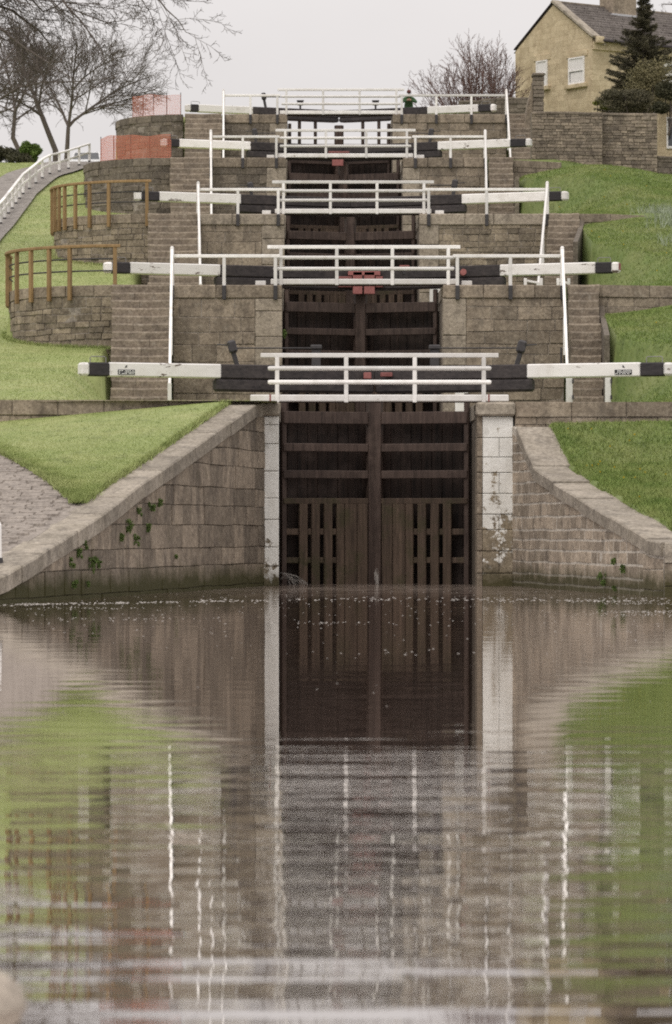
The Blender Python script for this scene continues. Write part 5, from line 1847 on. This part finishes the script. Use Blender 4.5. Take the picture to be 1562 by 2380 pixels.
# ------------------------------------------------------------------ person at the top gate
def person():
    Yp = F_[4] + 3.9
    x0 = at(950, 230, Yp)[0]
    zf = ZP[4]
    t = thing('person', 'person in green jacket and dark cap bending over the top right balance beam', 'person', (x0, Yp, zf))
    bm = bpy.data.meshes.new('body')
    P = {'pel': (0, .12, .76, .15), 'spi': (0, .0, .90, .16), 'che': (0, -.18, 1.03, .18), 'nec': (0, -.30, 1.14, .065), 'hd0': (0, -.35, 1.18, .085), 'hd1': (0, -.38, 1.27, .078),
         'shL': (-.17, -.19, 1.07, .085), 'elL': (-.32, -.30, .90, .06), 'wrL': (-.10, -.48, .97, .042), 'haL': (-.03, -.51, 1.00, .04),
         'shR': (.17, -.19, 1.07, .085), 'elR': (.32, -.30, .90, .06), 'wrR': (.10, -.48, .97, .042), 'haR': (.03, -.51, 1.00, .04),
         'hiL': (-.10, .05, .76, .11), 'knL': (-.12, .0, .42, .075), 'anL': (-.12, .05, .07, .05), 'toL': (-.13, -.1, .04, .045),
         'hiR': (.10, .05, .76, .11), 'knR': (.12, .0, .42, .075), 'anR': (.12, .05, .07, .05), 'toR': (.13, -.1, .04, .045)}
    E = [('pel', 'spi'), ('spi', 'che'), ('che', 'nec'), ('nec', 'hd0'), ('hd0', 'hd1'), ('che', 'shL'), ('shL', 'elL'), ('elL', 'wrL'), ('wrL', 'haL'), ('che', 'shR'), ('shR', 'elR'), ('elR', 'wrR'), ('wrR', 'haR'),
         ('pel', 'hiL'), ('hiL', 'knL'), ('knL', 'anL'), ('anL', 'toL'), ('pel', 'hiR'), ('hiR', 'knR'), ('knR', 'anR'), ('anR', 'toR')]
    K = list(P)
    bm.from_pydata([P[k][:3] for k in K], [(K.index(a), K.index(b)) for a, b in E], [])
    for m_ in ('jacket', 'skin', 'trousers'): bm.materials.append(M[m_])
    o = bpy.data.objects.new('body', bm); COL.objects.link(o); o.parent = t; WL[o] = Vector(WL[t])
    sk = o.modifiers.new('skin', 'SKIN'); sk.use_smooth_shade = True
    for k, v in zip(K, bm.skin_vertices[0].data):
        v.radius = (P[k][3], P[k][3]); v.use_root = (k == 'pel')
    ss = o.modifiers.new('sub', 'SUBSURF'); ss.levels = 2; ss.render_levels = 2
    dg = bpy.context.evaluated_depsgraph_get()
    me = bpy.data.meshes.new_from_object(o.evaluated_get(dg))
    o.modifiers.clear(); o.data = me
    me.materials.clear()
    for m_ in ('jacket', 'skin', 'trousers'): me.materials.append(M[m_])
    for f in me.polygons:
        c = f.center
        f.material_index = 1 if (c.z > 1.145 and abs(c.x) < .13 and c.y < -.22) or (abs(c.x) < .085 and c.y < -.46) else (2 if c.z < .72 else 0)
        f.use_smooth = True
    off = Vector(WL[t])
    hd = off + Vector((0, -.385, 1.30))
    V, Fq = [], []
    n = 12
    for r_, h in ((.103, -.02), (.104, .03), (.085, .085), (.045, .115), (.0, .12)):
        for k in range(n):
            a = 2 * math.pi * k / n
            V.append(hd + Vector((math.cos(a) * r_ * .9, math.sin(a) * r_ * 1.1, h)))
    for i in range(4):
        for k in range(n):
            Fq.append([i * n + k, i * n + (k + 1) % n, (i + 1) * n + (k + 1) % n, (i + 1) * n + k])
    mk('cap', (V, Fq), M['cap'], t, True)
    mk('cap_brim', fix(*cbox(hd + Vector((0, -.15, -.01)), X_, Y_, Z_, .075, .07, .008, .004)), M['cap'], t)
    mk('nose', tube([hd + Vector((0, -.075, -.07)), hd + Vector((0, -.105, -.10)), hd + Vector((0, -.075, -.105))], [.006, .016, .008], 6), M['skin'], t)
    for sx in (-.03, .03):
        mk('eye', tube([hd + Vector((sx, -.078, -.06)), hd + Vector((sx, -.086, -.06))], .009, 6), M['sign_black'], t)
    for sx in (-1, 1):
        for k in range(5):
            b = off + Vector((sx * (.03 - .004 * k), -.51, 1.03 - .018 * k))
            ln = (.045, .06, .065, .06, .045)[k]
            mk('finger', tube([b, b + Vector((-sx * .02, -ln * .6, .005)), b + Vector((-sx * .045, -ln * .75, -.01))], [.010, .009, .007], 5), M['skin'], t)


person()

# ------------------------------------------------------------------ grass blades
def blades(name, P, hgt, wid, mat, label, seed=1, lean=0.55, parent=None):
    g = np.random.default_rng(seed)
    n = len(P)
    a = g.uniform(0, 2 * np.pi, n)
    w_ = np.stack([np.cos(a), np.sin(a), np.zeros(n)], 1) * (wid * (0.6 + .8 * g.random(n)))[:, None]
    h = hgt * (0.45 + 0.9 * g.random(n))
    tip = np.stack([g.normal(0, lean, n) * h, g.normal(0, lean, n) * h, h], 1)
    V = np.stack([P - w_, P + w_, P + tip], 1).reshape(-1, 3)
    o = np_mesh(name, V, np.arange(n * 3).reshape(-1, 3), mat, parent)
    return tag(o, label, 'grass', kind='stuff')


g = np.random.default_rng(77)
# left hillside
n = 460000
X = g.uniform(-14.5, -1.0, n); Yv = g.uniform(79.6, 158, n)
keep = (X > path_x(Yv) + 0.42) | (X < path_x(Yv) - 1.75)
inner = X > -4.75
keep &= ~inner | ((Yv < 92) & (X > -4.75))
for i in range(1, 5):
    keep &= ~((X > -8.0) & (Yv > curve_y(i, X) - .05) & (Yv < curve_y(i, X) + .5) & (X < -4.5))
    keep &= ~((X > -5.05) & (X < -2.8) & (Yv > F_[i] - 5.4) & (Yv < F_[i] + .6))
X, Yv = X[keep], Yv[keep]
Z = gnd_left(X, np.where(Yv < 80.6, Yv, Yv - .3))
blades('grass', np.stack([X, Yv, Z - .01], 1), .045, .007, M['grass_l'], 'short mown pale green grass on the left bank', 1)
# front left triangle
n = 90000
Yv = g.uniform(67.4, 79.4, n); f = g.random(n)
xa, xb = pave_edge(Yv) - .05, wing_l_x(Yv) - .60
X = xa + (xb - xa) * f
edge = (np.abs(f - 0.5) > 0.49)
blades('grass', np.stack([X, Yv, gnd_front_l(X, Yv) + .01], 1), .04, .0065, M['grass_l'], 'short mown grass triangle between towpath and sloping left wall', 2)
# right hillside
n = 380000
X = g.uniform(7.4, 15.5, n); Yv = g.uniform(80.9, 141, n)
lv = level_of(Yv); keep = X > np.array(BR)[lv] - 0.02
for i in range(1, 4):
    keep &= ~((X < np.array([0, 8.1, 9.0, 8.0, 9.5])[i]) & (Yv > F_[i] - 5.4) & (Yv < F_[i] + .6))
    keep &= ~((Yv > F_[i] - .05) & (Yv < F_[i] + .5) & (X < [0, 40, 11.6, 9.7][i]))
X, Yv = X[keep], Yv[keep]
blades('grass', np.stack([X, Yv, gnd_right(X, Yv - .3) - .01], 1), .07, .009, M['grass_r'], 'lush dark green grass on the right bank', 3)
n = 100000
Yv = g.uniform(66.8, 80.2, n); X = wing_r_x(Yv) + .68 + .10 * np.sin(Yv * 2.6) + .06 * np.sin(Yv * 6.1) + g.random(n) ** 1.2 * 6
blades('grass', np.stack([X, Yv, gnd_front_r(X, Yv)], 1), .07, .008, M['grass_r'], 'lush grass above the curved right wing wall', 4)
# pale long leaves in the bank at the right edge
n = 2200
cx, cy = g.choice([11.6, 12.4, 13.1, 12.0], n), g.choice([116.5, 118.9, 113.5, 120.5], n)
X = cx + g.normal(0, .35, n); Yv = cy + g.normal(0, .7, n)
blades('daffodil_leaves', np.stack([X, Yv, gnd_right(X, Yv - .3)], 1), .30, .012, M['straw'], 'pale bluish tufts of long leaves in the right bank', 5, lean=.35)
# rough edge under the walls
pts = []
for i in (1, 2):
    p = CPATH[i]
    for k in range(2600):
        u = g.uniform(0, 5.6); q = p(u) + p.nrm(u) * g.uniform(.03, .22)
        pts.append((q.x, q.y, float(gnd_left(q.x, q.y - .3)) - .02))
for k in range(5200):
    yv = g.uniform(67.6, 79.6); pts.append((float(wing_l_x(yv)) - .62 + abs(g.normal(0, .05)), yv, float(wing_l_z(yv)) - .01))
for k in range(3000):
    yv = g.uniform(67.5, 79.4); pts.append((float(pave_edge(yv)) - abs(g.normal(0, .05)), yv, float(gnd_front_l(float(pave_edge(yv)), yv)) - .02))
blades('long_grass', np.array(pts), .10, .010, M['grass_l'], 'longer ragged grass along kerbs and the foot of the curved walls', 6)

# a few yellow flowers in the right banks
n = 60
Yv = g.uniform(70, 80, n); X = wing_r_x(Yv) + 1.0 + g.random(n) * 3
P1 = np.stack([X, Yv, gnd_front_r(X, Yv) + .05], 1)
Yv = g.uniform(82, 131, n); X = 9 + g.random(n) * 5
P2 = np.stack([X, Yv, gnd_right(X, Yv - .3) + .06], 1)
P = np.concatenate([P1, P2]); k6 = np.arange(6) * np.pi / 3
V = (P[:, None, :] + .02 * np.stack([np.cos(k6), -.5 * np.sin(k6), np.sin(k6)], 1)[None]).reshape(-1, 3)
i6 = np.arange(len(P)) * 6
T6 = np.concatenate([np.stack([i6, i6 + q, i6 + q + 1], 1) for q in range(1, 5)])
M['yellow'] = plain('yellow', (0.62, 0.45, 0.03), 0.8)
tag(np_mesh('dandelions', V, T6, M['yellow']), 'tiny yellow flowers scattered in the right bank grass', 'flowers', kind='stuff')

# ------------------------------------------------------------------ weeds on the walls
def weed(path, px, py, size, seed):
    # find where the wall passes that pixel column
    best = min((abs((path(u).x) - (px - VX) * path(u).y / FPX), u) for u in np.linspace(0, path.L, 900))
    u = best[1]; P = path(u); n = path.nrm(u)
    z = CAMH - (py - VY) * P.y / FPX
    c = P + n * .05 + Vector((0, 0, z))
    xs_ = sorted(q[0] for q in (WEEDS_L if px < 800 else WEEDS_R))
    nth = ORDN[xs_.index(px)]
    t = thing('wall_weed', f'{nth} small green weed clump from the left on the ' + ('sloping left wing wall' if px < 800 else 'right wing wall'), 'weed', c,
              'weeds in the left wing wall' if px < 800 else 'weeds in the right wing wall')
    rr = random.Random(seed)
    L = [(tuple(c + Vector((rr.uniform(-.6, .6) * size, rr.uniform(-.2, .1) * size, rr.uniform(-1.3, .4) * size))), (size * rr.uniform(.2, .5), size * .3, size * rr.uniform(.2, .55))) for _ in range(9)]
    leaf_cloud('foliage', L, int(300 + 3200 * size), .017, M['weed'], t, droop=.6, seed=seed)


ORDN = ['first', 'second', 'third', 'fourth', 'fifth', 'sixth', 'seventh', 'eighth', 'ninth', 'tenth', 'eleventh', 'twelfth', 'thirteenth', 'fourteenth', 'fifteenth']
WEEDS_L = [(345, 1172, .10), (293, 1217, .13), (340, 1222, .09), (310, 1250, .10), (278, 1245, .06), (205, 1305, .14), (160, 1297, .10), (225, 1308, .07), (178, 1282, .08),
                                 (165, 1350, .08), (366, 1165, .07), (197, 1355, .05), (403, 1290, .05), (318, 1185, .07), (190, 1262, .07)]
WEEDS_R = [(1407, 1335, .13), (1432, 1302, .08), (1453, 1318, .07), (1433, 1365, .05)]
for k, (px, py, s) in enumerate(WEEDS_L):
    weed(p_l, px, py, s, 100 + k)
for k, (px, py, s) in enumerate(WEEDS_R):
    weed(p_r, px, py, s, 150 + k)
# green tuft on the second left quoin
c = Vector(at(660, 775, F_[1] + .2))
t = thing('wall_weed', 'tiny green tuft on the corner of the left wall beside the second gates', 'weed', c)
leaf_cloud('foliage', [(tuple(c), (.07, .05, .12))], 120, .03, M['weed'], t, seed=180)

# ------------------------------------------------------------------ water surface: foam, leaks, stone
g = np.random.default_rng(15)
V, T = [], []


def fleck(x, y, rx, ry, z=0.002):
    k = 6
    b = len(V)
    a = np.arange(k) * 2 * np.pi / k + g.random()
    rr_ = 0.7 + .5 * g.random(k)
    for q in range(k): V.append((x + rx * rr_[q] * math.cos(a[q]), y + ry * rr_[q] * math.sin(a[q]), z))
    V.append((x, y, z + .25 * min(rx, .02)))
    for q in range(k): T.append((b + k, b + q, b + (q + 1) % k))


def inside(x, y):
    return x > float(wing_l_x(y)) + .1 and x < (float(wing_r_x(max(y, 67.3))) - .1)


for _ in range(170):                                            # line of froth
    x = g.choice([-1.0, .2, 1.4, 2.2, 3.1, 3.9, 4.6, 5.6, 6.4]) + g.normal(0, .45); y = 64.2 + 0.10 * (x - 2) + g.normal(0, 1.1) + .5 * math.sin(x * 1.1)
    if inside(x, y): s = g.uniform(.004, .011); fleck(x, y, s * 3.6, s * 1.5)
for _ in range(160):
    x = g.uniform(-5, -1.0); y = 59.5 + .9 * (x + 5) + g.normal(0, .5)
    if inside(x, y): s = g.uniform(.004, .010); fleck(x, y, s * 3.6, s * 1.5)
for _ in range(560):                                           # scattered bubbles
    y = 22 + 52 * g.random() ** 0.55; x = g.uniform(-.085, .105) * y + .3
    if inside(x, y): s = g.uniform(.004, .013) * (1.0 if y > 40 else .6); fleck(x, y, s * 1.3, s)
for cx, cy, n_ in ((5.4, 54.5, 160), (4.9, 52.5, 60), (-3.2, 57.0, 60), (1.2, 36, 14), (-2.5, 50, 40), (0.6, 48, 30), (-4.2, 60.5, 120), (5.2, 63, 110), (6.0, 61, 70)):
    for _ in range(n_):
        x, y = cx + g.normal(0, .5), cy + g.normal(0, .5)
        s = g.uniform(.005, .012); fleck(x, y, s * 1.6, s)
o = np_mesh('foam', np.array(V), np.array(T), M['foam'])
tag(o, 'white flecks of foam drifting on the brown water', 'foam', kind='stuff')

# feathers / twig floating
a = Vector((-0.42, 14.1, .012)); t = thing('floating_twig', 'pale forked twig floating on the near water left of centre', 'twig', a)
mk('stem', tube([a + Vector((-.06, .03, 0)), a, a + Vector((.09, .01, 0))], .0035, 5), M['pale_stone'], t)
mk('fork', tube([a, a + Vector((-.08, .45, .004)), a + Vector((-.10, .75, .004))], .0032, 5), M['pale_stone'], t)

# leaking water at the gates
def leak(label, base, src, vel, spread, n, r, seed):
    """droplet streams thrown from a crack and falling to the water"""
    rr = random.Random(seed)
    t = thing('water_leak', label, 'water jet', base)
    vf = []
    for k in range(n):
        p = Vector(src) + Vector((rr.gauss(0, .02), rr.gauss(0, .02), rr.uniform(-.10, .05)))
        v = Vector((vel[0] * rr.uniform(.35, 1.1), vel[1] * rr.uniform(.4, 1.2), vel[2] * rr.uniform(.4, 1.1))) + Vector((rr.gauss(0, spread), rr.gauss(0, spread), 0))
        q = [p.copy()]
        dt = .03
        while p.z > 0 and len(q) < 24:
            v = v + Vector((0, 0, -9.8 * dt)); p = p + v * dt
            q.append(p.copy())
        a = rr.randrange(0, max(1, len(q) - 3)); b = min(len(q), a + rr.randrange(3, 9))
        if b - a >= 2: vf.append(tube(q[a:b], r * rr.uniform(.4, 1.0), 4))
    mk('streams', join(*vf), M['foam'], t)


leak('white water spurting from the left edge of the bottom gates', (-.2, 82.6, 0), (-.34, 82.5, .22), (2.3, -.5, .55), .16, 46, .0045, 1)
leak('thin white jet leaking where the bottom gates meet', (XC, 83.6, 0), (XC, 83.7, .36), (.22, -.9, .1), .05, 22, .005, 2)

# rounded stone on the near bank, bottom left corner
c0 = Vector((-.845, 9.15, -.04))
V, Fq = [], []
n, m_ = 20, 12
for i in range(m_ + 1):
    ph = math.pi * i / m_
    for k in range(n):
        a = 2 * math.pi * k / n
        d = Vector((math.sin(ph) * math.cos(a), math.sin(ph) * math.sin(a), math.cos(ph)))
        r_ = 1 + .12 * mnoise.noise(d * 2.1 + Vector((3, 1, 7)))
        V.append(c0 + Vector((d.x * .19, d.y * .24, d.z * .155)) * r_)
for i in range(m_):
    for k in range(n):
        Fq.append([i * n + k, (i + 1) * n + k, (i + 1) * n + (k + 1) % n, i * n + (k + 1) % n])
o = mk('bank_stone', (V, Fq), M['pale_stone'], None, True)
tag(o, 'pale rounded stone at the near water edge, bottom left corner', 'stone')
